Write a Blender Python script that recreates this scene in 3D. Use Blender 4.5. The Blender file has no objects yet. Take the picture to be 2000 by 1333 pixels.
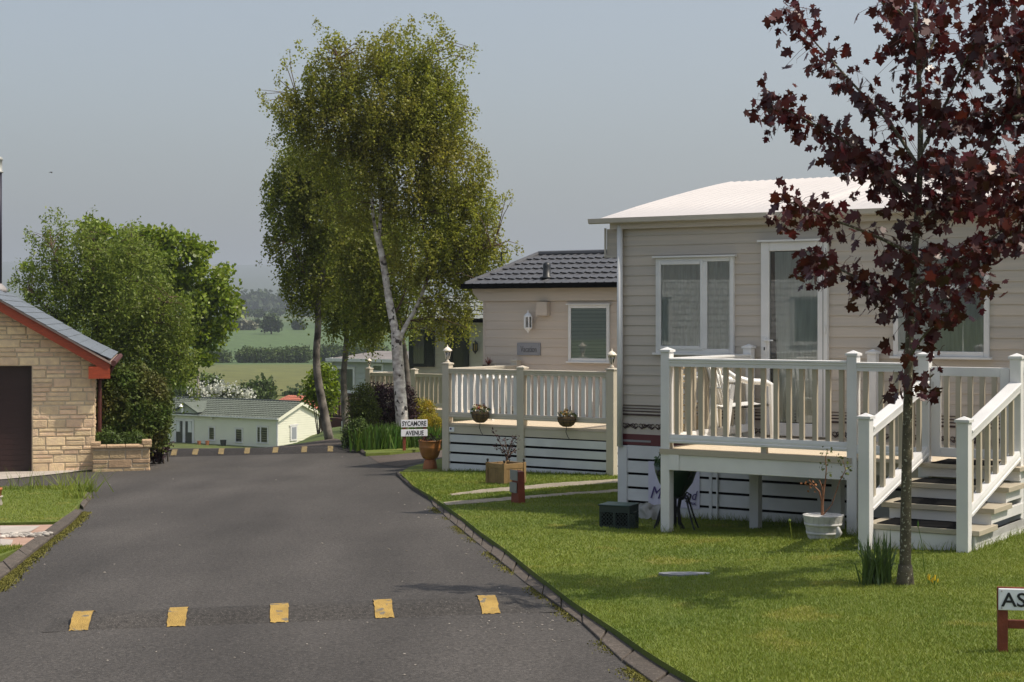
import bpy, math, random
import numpy as np
from mathutils import Vector, Matrix
random.seed(7); RNG = np.random.default_rng(11)
R = math.radians
sc = bpy.context.scene
COL = sc.collection

# ------------------------------------------------------------------ camera
F, HY, CAMZ = 3200.0, 614.0, 1.6           # focal length in photo pixels, eye level row, eye height
cam = bpy.data.cameras.new('camera'); camo = bpy.data.objects.new('camera', cam); COL.objects.link(camo)
camo.location = (0, 0, CAMZ); camo.rotation_euler = (R(90), 0, 0)
cam.sensor_width = 36; cam.lens = F/2000*36; cam.shift_y = -(666.5-HY)/2000
cam.clip_start = 0.1; cam.clip_end = 20000
sc.camera = camo
# ------------------------------------------------------------------ light
SUN_EL, SUN_AZ = 56.5, -12.0               # azimuth counted from +x towards +y
sd = Vector((math.cos(R(SUN_EL))*math.cos(R(SUN_AZ)), math.cos(R(SUN_EL))*math.sin(R(SUN_AZ)), math.sin(R(SUN_EL))))
sun = bpy.data.lights.new('sun', 'SUN'); suno = bpy.data.objects.new('sun', sun); COL.objects.link(suno)
sun.energy = 4.6; sun.angle = R(0.5); sun.color = (1.0, 0.90, 0.76)
suno.rotation_euler = sd.to_track_quat('Z', 'Y').to_euler(); suno.location = (20, -5, 30)
W = bpy.data.worlds.new('World'); sc.world = W; W.use_nodes = True
wn = W.node_tree.nodes; wl = W.node_tree.links
bg = wn['Background']
sky = wn.new('ShaderNodeTexSky'); sky.sky_type = 'NISHITA'; sky.sun_disc = False
sky.sun_elevation = R(SUN_EL); sky.sun_rotation = R(90-SUN_AZ)
sky.air_density = 1.2; sky.dust_density = 3.5; sky.ozone_density = 2.0; sky.altitude = 0
hs = wn.new('ShaderNodeHueSaturation'); hs.inputs['Saturation'].default_value = 0.64
wl.new(sky.outputs[0], hs.inputs['Color']); wl.new(hs.outputs[0], bg.inputs[0])
bg.inputs[1].default_value = 0.148
sc.view_settings.view_transform = 'Standard'; sc.view_settings.look = 'None'
sc.view_settings.exposure = 0.0; sc.view_settings.gamma = 1.0
HAZE_D = 0.00034; HAZE_C = (.69, .765, .85, 1)
sc.render.film_transparent = False
sc.cycles.max_bounces = 8; sc.cycles.transparent_max_bounces = 12; sc.cycles.volume_bounces = 0

# ------------------------------------------------------------------ materials
def lin(r, g, b):
    f = lambda c: (c/255/12.92) if c/255 <= .04045 else ((c/255+.055)/1.055)**2.4
    return (f(r), f(g), f(b))
MATS = {}
def mat(name, col, rough=.6, var=.0, vscale=3., col2=None, bump=0., bscale=60., island=0., hue=0., transl=0., spec=.5, metal=0., speck=None, detail=4., stretch=None):
    """principled material: base colour broken up by noise, by loose piece, with optional bump and translucency"""
    m = bpy.data.materials.new(name); m.use_nodes = True
    nt = m.node_tree; n = nt.nodes; l = nt.links
    p = n['Principled BSDF']; out = n['Material Output']
    p.inputs['Roughness'].default_value = rough; p.inputs['Metallic'].default_value = metal
    p.inputs['Specular IOR Level'].default_value = spec
    tc = n.new('ShaderNodeTexCoord'); co = tc.outputs['Object']
    if stretch:
        mp = n.new('ShaderNodeMapping'); mp.inputs['Scale'].default_value = stretch; l.new(co, mp.inputs[0]); co = mp.outputs[0]
    c = n.new('ShaderNodeRGB'); c.outputs[0].default_value = (*col, 1); cur = c.outputs[0]
    if col2 is not None or var > 0:
        nz = n.new('ShaderNodeTexNoise'); nz.inputs['Scale'].default_value = vscale; nz.inputs['Detail'].default_value = detail
        l.new(co, nz.inputs['Vector'])
        rp = n.new('ShaderNodeValToRGB'); rp.color_ramp.elements[0].position = .34; rp.color_ramp.elements[1].position = .66
        l.new(nz.outputs[0], rp.inputs[0])
        mx = n.new('ShaderNodeMix'); mx.data_type = 'RGBA'
        l.new(rp.outputs[0], mx.inputs[0]); l.new(cur, mx.inputs[6])
        if col2 is None: col2 = tuple(x*(1-var) for x in col)
        mx.inputs[7].default_value = (*col2, 1); cur = mx.outputs[2]
    if speck:   # (scale, threshold, colour)
        vz = n.new('ShaderNodeTexNoise'); vz.inputs['Scale'].default_value = speck[0]; vz.inputs['Detail'].default_value = 2
        l.new(tc.outputs['Object'], vz.inputs['Vector'])
        r2 = n.new('ShaderNodeValToRGB'); r2.color_ramp.elements[0].position = speck[1]; r2.color_ramp.elements[1].position = speck[1]+.06
        l.new(vz.outputs[0], r2.inputs[0])
        m2 = n.new('ShaderNodeMix'); m2.data_type = 'RGBA'; l.new(r2.outputs[0], m2.inputs[0]); l.new(cur, m2.inputs[6])
        m2.inputs[7].default_value = (*speck[2], 1); cur = m2.outputs[2]
    if island > 0:
        g = n.new('ShaderNodeNewGeometry')
        h = n.new('ShaderNodeHueSaturation')
        mr = n.new('ShaderNodeMapRange'); mr.inputs[3].default_value = 1-island; mr.inputs[4].default_value = 1+island
        l.new(g.outputs['Random Per Island'], mr.inputs[0]); l.new(mr.outputs[0], h.inputs['Value'])
        if hue > 0:
            mm = n.new('ShaderNodeMath'); mm.operation = 'MULTIPLY'; mm.inputs[1].default_value = 7.31
            fr = n.new('ShaderNodeMath'); fr.operation = 'FRACT'
            l.new(g.outputs['Random Per Island'], mm.inputs[0]); l.new(mm.outputs[0], fr.inputs[0])
            m3 = n.new('ShaderNodeMapRange'); m3.inputs[3].default_value = .5-hue; m3.inputs[4].default_value = .5+hue
            l.new(fr.outputs[0], m3.inputs[0]); l.new(m3.outputs[0], h.inputs['Hue'])
        l.new(cur, h.inputs['Color']); cur = h.outputs[0]
    l.new(cur, p.inputs['Base Color'])
    if bump > 0:
        bn = n.new('ShaderNodeTexNoise'); bn.inputs['Scale'].default_value = bscale; bn.inputs['Detail'].default_value = 6
        l.new(co, bn.inputs['Vector'])
        bm = n.new('ShaderNodeBump'); bm.inputs['Strength'].default_value = bump; bm.inputs['Distance'].default_value = .02
        l.new(bn.outputs[0], bm.inputs['Height']); l.new(bm.outputs[0], p.inputs['Normal'])
    if transl > 0:
        t = n.new('ShaderNodeBsdfTranslucent'); ms = n.new('ShaderNodeMixShader'); ms.inputs[0].default_value = transl
        l.new(cur, t.inputs[0]); l.new(p.outputs[0], ms.inputs[1]); l.new(t.outputs[0], ms.inputs[2]); l.new(ms.outputs[0], out.inputs[0])
    MATS[name] = m
    return m

def glass_mat(name, tint=(.9, .95, .95)):
    m = bpy.data.materials.new(name); m.use_nodes = True; n = m.node_tree.nodes; l = m.node_tree.links
    n.remove(n['Principled BSDF']); out = n['Material Output']
    tr = n.new('ShaderNodeBsdfTransparent'); tr.inputs[0].default_value = (*tint, 1)
    gl = n.new('ShaderNodeBsdfGlossy'); gl.inputs['Roughness'].default_value = .015
    lw = n.new('ShaderNodeFresnel'); lw.inputs[0].default_value = 2.1
    ms = n.new('ShaderNodeMixShader'); l.new(lw.outputs[0], ms.inputs[0]); l.new(tr.outputs[0], ms.inputs[1]); l.new(gl.outputs[0], ms.inputs[2])
    l.new(ms.outputs[0], out.inputs[0]); return m

M_white = mat('white_plastic', (.74, .735, .72), .38, var=.13, vscale=2.2, detail=8)
M_paint = mat('white_painted_board', (.66, .67, .69), .55, var=.10, vscale=4, island=.05)
M_black = mat('black_gap', (.004, .004, .0045), .9, spec=.1)
M_beige = mat('beige_plastic', (.54, .49, .40), .45, var=.07, vscale=3)
M_tan = mat('tan_baluster', (.44, .39, .30), .5, var=.06)
M_deckfloor = mat('deck_boards', (.66, .56, .42), .6, var=.15, vscale=6, stretch=(1, 12, 1))
M_siding = mat('greige_siding', (.525, .46, .385), .42, col2=(.435, .395, .345), vscale=1.4, stretch=(.35, 1, 12), bump=.12, bscale=8)
M_siding2 = mat('pinkish_siding', (.56, .475, .395), .5, var=.10, vscale=1.2, stretch=(.5, 1, 9))
M_siding3 = mat('pale_green_siding', (.40, .43, .37), .5, var=.08, vscale=1.5, stretch=(.5, 1, 6))
M_siding4 = mat('pale_grey_siding', (.44, .46, .43), .5, var=.06, vscale=1.5)
M_cream = mat('cream_siding', (.74, .74, .60), .5, var=.05, vscale=1.)
M_roofwhite = mat('white_metal_roof', (.565, .53, .505), .42, var=.05, vscale=1.2)
M_gutter = mat('stone_gutter', (.50, .46, .40), .45, var=.08)
M_darktile = mat('charcoal_roof_tile', (.075, .076, .082), .42, var=.25, vscale=5)
M_greentile = mat('green_roof_tile', (.115, .135, .105), .6, var=.25, vscale=2.5)
M_orangetile = mat('orange_roof_tile', (.48, .15, .09), .6, var=.25, vscale=2)
M_greyroof = mat('grey_felt_roof', (.22, .20, .19), .8, var=.2, vscale=2)
M_green3roof = mat('grey_green_roof', (.20, .22, .21), .7, var=.2, vscale=3)
M_slate = mat('blue_grey_slate', (.145, .165, .19), .5, var=.15, vscale=8, island=.10)
M_mortar = mat('mortar', (.56, .46, .32), .9, var=.2, vscale=10)
M_stone = mat('sandstone_block', (.76, .58, .35), .85, var=.22, vscale=9, col2=(.62, .46, .31), bump=.6, bscale=35, island=.17, hue=.012)
M_stone2 = mat('weathered_sandstone_block', (.50, .36, .21), .9, var=.3, vscale=9, bump=.6, bscale=35, island=.18, hue=.012)
M_redwood = mat('red_stained_wood', (.36, .055, .015), .5, var=.3, vscale=8, stretch=(1, 1, 6))
M_redmetal = mat('dark_red_metal', (.024, .007, .006), .45)
M_redband = mat('maroon_panel', (.10, .014, .022), .35)
M_brownband = mat('brown_stripe', (.045, .022, .02), .5)
M_darkwood = mat('dark_red_wood', (.085, .02, .014), .6, var=.3)
M_signred = mat('red_brown_post', (.22, .045, .018), .6, var=.35, vscale=9, bump=.2)
M_signwhite = mat('sign_white', (.80, .82, .85), .4, var=.04)
M_signblack = mat('sign_lettering', (.008, .008, .012), .5)
M_terra = mat('terracotta', (.42, .15, .055), .6, var=.25, vscale=7, bump=.15)
M_terra2 = mat('terracotta_glazed', (.40, .17, .05), .35, var=.25, vscale=7)
M_tub = mat('white_tub_wood', (.62, .62, .60), .6, var=.25, vscale=9, bump=.2, bscale=25)
M_planterwood = mat('pale_planter_wood', (.29, .185, .075), .65, var=.3, vscale=8, bump=.2)
M_soil = mat('soil', (.035, .024, .016), 1., bump=.8, bscale=30)
M_iron = mat('black_iron', (.012, .014, .016), .45)
M_cratex = mat('dark_green_plastic', (.018, .035, .035), .4, var=.2)
M_banner = mat('lilac_banner', (.62, .60, .74), .7, var=.05)
M_purple = mat('purple_print', (.06, .035, .16), .7)
M_chair = mat('white_garden_plastic', (.80, .80, .78), .3)
M_cream_lamp = mat('cream_lantern_metal', (.78, .70, .58), .4)
M_white_lamp = mat('white_lantern_metal', (.80, .80, .80), .35)
M_curtain = mat('grey_green_net_curtain', (.78, .80, .76), .9, var=.18, vscale=3, stretch=(14, 14, 1))
M_blind = mat('pale_green_blind', (.80, .84, .78), .8)
M_dark_int = mat('dark_interior', (.03, .035, .035), .9)
M_glass = glass_mat('window_glass')
M_lampglass = glass_mat('lantern_glass', (.8, .8, .8))
M_darkgreen = mat('dark_green_frame', (.010, .018, .018), .4)
M_plaque = mat('grey_slate_plaque', (.26, .26, .28), .45, var=.08)
M_plaqtext = mat('plaque_lettering', (.07, .07, .08), .5)
M_concrete = mat('pale_concrete', (.46, .41, .36), .9, var=.2, vscale=3, bump=.3)
M_kerb = mat('kerb_stone', (.088, .072, .059), .95, var=.35, vscale=7, bump=.6, bscale=40, island=.16, speck=(60, .62, (.17, .15, .125)))
M_pink = mat('pink_paving', (.42, .27, .20), .9, var=.2, vscale=6)
M_pebble = mat('pale_pebbles', (.38, .35, .31), .8, island=.5)
M_gravel = mat('pale_gravel', (.36, .31, .235), .95, var=.35, vscale=8, bump=.8, bscale=60, speck=(60, .6, (.2, .18, .13)))
M_yellow = mat('yellow_road_paint', (.44, .285, .07), .75, var=.3, vscale=11, speck=(13, .60, (.17, .145, .10)), bump=.6, bscale=120, detail=8)
M_birchbark = mat('birch_bark', (.82, .76, .69), .8, var=.5, vscale=3.2, col2=(.36, .30, .26), bump=.4, bscale=12, stretch=(2.2, 2.2, 3.2), speck=(7, .585, (.06, .045, .04)))
M_darkbark = mat('grey_brown_bark', (.085, .068, .05), .9, var=.45, vscale=6, bump=.6, bscale=14)
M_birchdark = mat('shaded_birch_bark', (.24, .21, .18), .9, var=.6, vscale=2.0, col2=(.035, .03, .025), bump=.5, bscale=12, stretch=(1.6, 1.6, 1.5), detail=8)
M_maplebark = mat('speckled_green_bark', (.10, .085, .05), .85, var=.4, vscale=14, bump=.4, bscale=40, speck=(55, .60, (.34, .33, .24)))
M_leaf_birch = mat('birch_leaf', (.270, .300, .036), .5, island=.40, hue=.013, transl=.55, var=.3, vscale=.9, col2=(.265, .250, .036))
M_leaf_birch2 = mat('birch_leaf_far', (.220, .270, .036), .5, island=.40, hue=.013, transl=.55, var=.3, vscale=.9, col2=(.215, .230, .036))
M_leaf_willow = mat('feathery_leaf', (.200, .255, .038), .5, island=.38, hue=.012, transl=.48, var=.3, vscale=.7, col2=(.175, .230, .030))
M_leaf_maple = mat('bright_green_leaf', (.205, .270, .014), .45, island=.30, hue=.012, transl=.40, var=.3, vscale=.6, col2=(.155, .22, .013))
M_leaf_rhodo = mat('dark_shrub_leaf', (.075, .130, .018), .6, island=.32, hue=.014, transl=.2, var=.4, vscale=1.6, col2=(.095, .085, .016), spec=.3)
M_leaf_red = mat('dark_red_maple_leaf', (.072, .0092, .0080), .36, island=.5, hue=.012, transl=.38, spec=.55)
M_leaf_barb = mat('purple_leaf', (.032, .008, .012), .5, island=.45, transl=.2)
M_leaf_gold = mat('golden_leaf', (.50, .36, .016), .6, island=.3, hue=.03, transl=.3, var=.4, vscale=5, col2=(.20, .21, .015))
M_leaf_yg = mat('yellow_green_leaf', (.12, .15, .014), .6, island=.35, transl=.3, var=.4, vscale=3, col2=(.07, .09, .012))
M_leaf_hedge = mat('hedge_leaf', (.080, .125, .016), .6, island=.4, transl=.2, var=.4, vscale=.6, col2=(.055, .09, .014))
M_leaf_far = mat('far_tree_leaf', (.055, .090, .020), .7, island=.4, transl=.2, var=.4, vscale=.06, col2=(.035, .058, .014))
M_blossom = mat('white_blossom', (.55, .56, .48), .7, island=.25, transl=.2)
M_iris = mat('iris_blade', (.075, .145, .012), .45, island=.4, hue=.02, transl=.3)
M_grass = mat('grass_blade', (.214, .258, .028), .6, island=.16, hue=.016, transl=.30, var=.4, vscale=.8, col2=(.150, .210, .021), detail=8, speck=(1.5, .62, (.25, .275, .036)))
M_lawn = mat('lawn_turf', (.122, .152, .016), .95, var=.3, vscale=.8, col2=(.082, .118, .012), bump=.6, bscale=50, speck=(1.5, .60, (.155, .155, .025)), detail=8)
M_moss = mat('moss', (.16, .15, .025), .9, island=.4, var=.3, vscale=6)
M_bark_thin = mat('twig', (.10, .055, .03), .8)
M_bird = mat('black_feathers', (.012, .012, .014), .6)
M_basket = mat('brown_moss_basket', (.20, .13, .06), .95, var=.5, vscale=25, bump=1., bscale=70)
M_flower_r = mat('red_flower', (.32, .03, .025), .6, island=.2)
M_flower_w = mat('cream_flower', (.70, .62, .42), .6, island=.2)
M_flower_y = mat('yellow_flower', (.70, .48, .02), .5, island=.2)
M_sheet = mat('grey_plastic_sheet', (.30, .30, .28), .35)
M_slab = mat('grey_stone_slab', (.21, .22, .24), .8, var=.2, vscale=12, bump=.3)

def asphalt(name, base, dark):
    m = mat(name, base, .82, col2=dark, vscale=.55, detail=8, bump=.55, bscale=110, spec=.35, speck=(95, .64, (.16, .145, .13)))
    n = m.node_tree.nodes; l = m.node_tree.links
    p = n['Principled BSDF']; src = p.inputs['Base Color'].links[0].from_socket
    tc = [x for x in n if x.type == 'TEX_COORD'][0]
    a = n.new('ShaderNodeTexNoise'); a.inputs['Scale'].default_value = 42; a.inputs['Detail'].default_value = 5; l.new(tc.outputs['Object'], a.inputs['Vector'])
    mr = n.new('ShaderNodeMapRange'); mr.inputs[1].default_value = .3; mr.inputs[2].default_value = .7; mr.inputs[3].default_value = .55; mr.inputs[4].default_value = 1.45
    l.new(a.outputs[0], mr.inputs[0])
    h = n.new('ShaderNodeHueSaturation'); l.new(mr.outputs[0], h.inputs['Value']); l.new(src, h.inputs['Color'])
    # wide long smears along the wheel tracks
    mp = n.new('ShaderNodeMapping'); mp.inputs['Scale'].default_value = (1.1, .22, 1); l.new(tc.outputs['Object'], mp.inputs[0])
    b = n.new('ShaderNodeTexNoise'); b.inputs['Scale'].default_value = .9; b.inputs['Detail'].default_value = 6; l.new(mp.outputs[0], b.inputs['Vector'])
    m2 = n.new('ShaderNodeMapRange'); m2.inputs[1].default_value = .3; m2.inputs[2].default_value = .7; m2.inputs[3].default_value = .74; m2.inputs[4].default_value = 1.22
    l.new(b.outputs[0], m2.inputs[0])
    h2 = n.new('ShaderNodeHueSaturation'); l.new(m2.outputs[0], h2.inputs['Value']); l.new(h.outputs[0], h2.inputs['Color'])
    l.new(h2.outputs[0], p.inputs['Base Color'])
    return m
M_asphalt = asphalt('asphalt', (.067, .061, .056), (.056, .051, .047))
M_bump = asphalt('shaded_bump_asphalt', (.055, .050, .0455), (.046, .042, .038))  # road asphalt made darker: shading of the bump's face put into its colour
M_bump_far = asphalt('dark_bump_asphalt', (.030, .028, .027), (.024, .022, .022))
M_yellow_far = mat('dull_yellow_paint', (.22, .165, .075), .8, var=.3, vscale=9)  # duller, greyer yellow than the blocks of the near bump
M_asphalt2 = asphalt('pinkish_asphalt', (.100, .080, .068), (.086, .069, .058))

# ------------------------------------------------------------------ tree of objects
OFF = {}
def tag(o, label=None, cat=None, group=None, kind=None):
    if label: o['label'] = label
    if cat: o['category'] = cat
    if group: o['group'] = group
    if kind: o['kind'] = kind
    return o
def thing(name, label, cat, base=(0, 0, 0), group=None):
    o = bpy.data.objects.new(name, None); COL.objects.link(o); o.location = base; o.empty_display_size = .2
    OFF[o.name] = Vector(base); return tag(o, label, cat, group)
def fthing(name, label, cat, fr, group=None):
    o = bpy.data.objects.new(name, None); COL.objects.link(o); o.location = (fr.o.x, fr.o.y, fr.zb); o.rotation_euler = (0, 0, fr.rz)
    o.empty_display_size = .2; OFF[o.name] = Vector((0, 0, fr.zb)); return tag(o, label, cat, group)
def link_mesh(name, me, m, parent=None):
    o = bpy.data.objects.new(name, me); COL.objects.link(o)
    if m is not None: me.materials.append(m)
    if parent is not None: o.parent = parent; OFF[o.name] = OFF[parent.name]
    return o

class MB:
    """collects shapes, links them as ONE mesh object"""
    def __init__(s): s.v = []; s.f = []
    def add(s, vs, fs):
        b = len(s.v); s.v.extend([tuple(x) for x in vs]); s.f.extend([tuple(i+b for i in f) for f in fs]); return s
    def quad(s, a, b, c, d): return s.add([a, b, c, d], [(0, 1, 2, 3)])
    def box(s, x0, x1, y0, y1, z0, z1):
        return s.add([(x0,y0,z0),(x1,y0,z0),(x1,y1,z0),(x0,y1,z0),(x0,y0,z1),(x1,y0,z1),(x1,y1,z1),(x0,y1,z1)],
                     [(0,3,2,1),(4,5,6,7),(0,1,5,4),(1,2,6,5),(2,3,7,6),(3,0,4,7)])
    def bar(s, p0, p1, w, h, up=(0, 0, 1)):
        p0 = Vector(p0); p1 = Vector(p1); d = (p1-p0).normalized(); sx = d.cross(Vector(up))
        if sx.length < 1e-4: sx = d.cross(Vector((1, 0, 0)))
        sx.normalize(); uz = sx.cross(d); a = sx*w/2; b = uz*h/2
        vs = [p0-a-b, p0+a-b, p0+a+b, p0-a+b, p1-a-b, p1+a-b, p1+a+b, p1-a+b]
        return s.add(vs, [(0,3,2,1),(4,5,6,7),(0,1,5,4),(1,2,6,5),(2,3,7,6),(3,0,4,7)][:])
    def sweep(s, prof, p0, p1):
        """closed profile [(side, up)] swept along a straight line, side = horizontal right of travel; up stays vertical"""
        p0 = Vector(p0); p1 = Vector(p1); d = (p1-p0); sx = Vector((d.y, -d.x, 0)).normalized(); n = len(prof)
        vs = [p0+sx*a+Vector((0, 0, b)) for a, b in prof]+[p1+sx*a+Vector((0, 0, b)) for a, b in prof]
        fs = [(i, (i+1) % n, n+(i+1) % n, n+i) for i in range(n)]+[tuple(range(n))[::-1], tuple(range(n, 2*n))]
        return s.add(vs, fs)
    def prism(s, poly, y0, y1):
        """polygon in x,z extruded from y0 to y1"""
        n = len(poly); vs = [(x, y0, z) for x, z in poly]+[(x, y1, z) for x, z in poly]
        return s.add(vs, [(i, (i+1) % n, n+(i+1) % n, n+i) for i in range(n)]+[tuple(range(n))[::-1], tuple(range(n, 2*n))])
    def tube(s, pts, rad, n=8, cap=True):
        pts = [Vector(p) for p in pts]; k = len(pts)
        if not hasattr(rad, '__len__'): rad = [rad]*k
        vs = []; ref = None
        for i, p in enumerate(pts):
            d = (pts[min(i+1, k-1)]-pts[max(i-1, 0)])
            if d.length < 1e-9: d = Vector((0, 0, 1))
            d.normalize()
            if ref is None: ref = d.cross(Vector((0, 0, 1)) if abs(d.z) < .9 else Vector((1, 0, 0))).normalized()
            a = (ref-d*ref.dot(d)).normalized(); ref = a; b = d.cross(a)
            for j in range(n):
                t = 2*math.pi*j/n; vs.append(p+(a*math.cos(t)+b*math.sin(t))*rad[i])
        fs = [(i*n+j, i*n+(j+1) % n, (i+1)*n+(j+1) % n, (i+1)*n+j) for i in range(k-1) for j in range(n)]
        if cap: fs += [tuple(range(n))[::-1], tuple(range((k-1)*n, k*n))]
        return s.add(vs, fs)
    def lathe(s, prof, c=(0, 0, 0), n=16, squash=(1, 1)):
        vs = []; k = len(prof)
        for r, z in prof:
            for j in range(n):
                t = 2*math.pi*j/n; vs.append((c[0]+r*math.cos(t)*squash[0], c[1]+r*math.sin(t)*squash[1], c[2]+z))
        fs = [(i*n+j, i*n+(j+1) % n, (i+1)*n+(j+1) % n, (i+1)*n+j) for i in range(k-1) for j in range(n)]
        fs += [tuple(range(n))[::-1], tuple(range((k-1)*n, k*n))]
        return s.add(vs, fs)
    def build(s, name, m, parent=None, smooth=False, bevel=0., label=None):
        off = OFF[parent.name] if parent is not None else Vector((0, 0, 0))
        me = bpy.data.meshes.new(name)
        me.from_pydata([(x[0]-off.x, x[1]-off.y, x[2]-off.z) for x in s.v], [], s.f); me.update()
        if smooth: me.polygons.foreach_set('use_smooth', [True]*len(me.polygons))
        o = link_mesh(name, me, m, parent)
        if bevel:
            b = o.modifiers.new('bevel', 'BEVEL'); b.width = bevel; b.segments = 2; b.limit_method = 'ANGLE'; b.harden_normals = False
        if label: o['label'] = label
        return o

def np_mesh(name, V, K, m, parent=None, smooth=False):
    """V: (n,K,3) faces of K corners each, as one mesh"""
    off = np.array(OFF[parent.name]) if parent is not None else np.zeros(3)
    n = V.shape[0]; co = (V.reshape(-1, 3)-off).astype(np.float32)
    me = bpy.data.meshes.new(name)
    me.vertices.add(n*K); me.vertices.foreach_set('co', co.ravel())
    me.loops.add(n*K); me.loops.foreach_set('vertex_index', np.arange(n*K, dtype=np.int32))
    me.polygons.add(n); me.polygons.foreach_set('loop_start', np.arange(0, n*K, K, dtype=np.int32))
    me.update(calc_edges=True); me.validate()
    return link_mesh(name, me, m, parent)

def rand_unit(n):
    a = RNG.normal(size=(n, 3)); return a/np.linalg.norm(a, axis=1)[:, None]
def leaves(name, P, size, m, parent=None, aspect=.62, droop=.35, flat=None, sizevar=.35):
    """one four-cornered leaf at every point of P (n,3)"""
    n = len(P); d = rand_unit(n); d[:, 2] -= droop; d /= np.linalg.norm(d, axis=1)[:, None]
    r = rand_unit(n)
    if flat: r = r*np.array([1, 1, .0])+np.array([0, 0, flat])
    w = np.cross(d, r); w /= (np.linalg.norm(w, axis=1)[:, None]+1e-9)
    L = (size*(1+sizevar*RNG.uniform(-1, 1, n)))[:, None]
    V = np.stack([P, P+d*L*.45+w*L*aspect*.5, P+d*L, P+d*L*.45-w*L*aspect*.5], 1)
    return np_mesh(name, V, 4, m, parent)

def text(body, m, parent, x0, x1, z0, z1, y, shear=0., off=True, fit=True, name='lettering', bold=.0):
    """lettering standing in the parent's x-z plane, facing -y, fitted into the given box"""
    cu = bpy.data.curves.new(name, 'FONT'); cu.body = body; cu.size = 1; cu.shear = shear; cu.extrude = .002; cu.offset = bold; cu.resolution_u = 3
    t = bpy.data.objects.new(name+'_curve', cu); COL.objects.link(t)
    dg = bpy.context.evaluated_depsgraph_get(); dg.update()
    me = bpy.data.meshes.new_from_object(t.evaluated_get(dg)); bpy.data.objects.remove(t)
    co = np.empty(len(me.vertices)*3, np.float32); me.vertices.foreach_get('co', co); co = co.reshape(-1, 3)
    lo = co.min(0); hi = co.max(0); k = np.array([(x1-x0)/(hi[0]-lo[0]), (z1-z0)/(hi[1]-lo[1])])
    o3 = OFF[parent.name]
    out = np.stack([x0+(co[:, 0]-lo[0])*k[0]-o3.x, y-co[:, 2]-o3.y, z0+(co[:, 1]-lo[1])*k[1]-o3.z], 1)
    me.vertices.foreach_set('co', out.astype(np.float32).ravel()); me.update(); me.name = name
    return link_mesh(name, me, m, parent)

# ------------------------------------------------------------------ pixel <-> place
def at(px, py, D): return Vector(((px-1000)/F*D, D, CAMZ-(py-HY)/F*D))
TH = R(33); UX, UY = math.cos(TH), -math.sin(TH); VX, VY = math.sin(TH), math.cos(TH)
class Fr:
    """frame of a caravan or deck: x along its front (towards the right of the photo and nearer), y into it"""
    def __init__(s, x, y, zb, th=TH):
        s.o = Vector((x, y, 0)); s.zb = zb; s.rz = -th
        s.u = Vector((math.cos(th), -math.sin(th))); s.v = Vector((math.sin(th), math.cos(th)))
    def s(s, px, yl):
        r = (px-1000)/F; ox = s.o.x+s.v.x*yl; oy = s.o.y+s.v.y*yl
        return (r*oy-ox)/(s.u.x-r*s.u.y)
    def D(s, px, yl): return s.o.y+s.v.y*yl+s.u.y*s.s(px, yl)
    def z(s, px, py, yl): return CAMZ-(py-HY)/F*s.D(px, yl)
    def w(s, a, b, z=0.): return Vector((s.o.x+s.u.x*a+s.v.x*b, s.o.y+s.u.y*a+s.v.y*b, z))

# ------------------------------------------------------------------ ground heights
LY = np.array([-60, 0, 36, 38.5, 42, 60, 100, 118, 130, 150, 200, 300, 340, 420, 500, 600, 900, 1300, 1800, 2500, 4000, 5200, 6000, 8000.])
LZ = np.array([2.07, 0, -1.242, -1.44, -1.78, -4.2, -7.75, -8.2, -8.2, -6.5, -6.9, -7.9, -8.5, -7.2, -5.2, -2.9, -.4, 5, 6, 15, 95, 175, 195, 150.])
RY = np.array([-60, 0, 45, 60, 75, 100, 120, 150, 200, 300, 340, 420, 500, 600, 900, 1300, 1800, 2500, 4000, 5200, 6000, 8000.])
RZ = np.array([2.07, 0, -1.553, -2.5, -3.8, -6.0, -7.4, -6.5, -6.9, -7.9, -8.5, -7.2, -5.2, -2.9, -.4, 5, 6, 15, 95, 175, 195, 150.])
def G(x, y):
    t = min(1, max(0, (x-(-.125*y-1.3))/2.3)); t = t*t*(3-2*t)
    z = np.interp(y, LY, LZ)*(1-t)+np.interp(y, RY, RZ)*t
    k = 1-min(1, max(0, (y-34)/12))
    z += k*(-.07-.02*min(12, max(0, -x))+.05*min(6, max(0, x-1))*min(1, max(.25, (16.6-y)/2.2))-.08*min(1, max(0, (y-15.9)/1.5))*min(1, max(0, (x-.9)/.7))*min(1, max(0, (23-y)/3)))
    if y > 2000:
        e = min(1, (y-2000)/2500); z += e*(18*math.sin(x*.0011+.6)+9*math.sin(x*.0031+1.)+12*math.sin(x*.00052+y*.0007))
    return float(z)
def gp(px, py, lift=0., lo=4., hi=400.):
    """where the sight line of a photo pixel meets the ground (lifted)"""
    r = (px-1000)/F; q = (py-HY)/F; d = lo; step = .25
    while d < hi:
        if CAMZ-q*d <= G(r*d, d)+lift: break
        d += step
    a, b = d-step, d
    for _ in range(30):
        m = (a+b)/2
        if CAMZ-q*m <= G(r*m, m)+lift: b = m
        else: a = m
    d = (a+b)/2; return Vector((r*d, d, G(r*d, d)+lift))
def on(x, y, lift=0.): return Vector((x, y, G(x, y)+lift))
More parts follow.
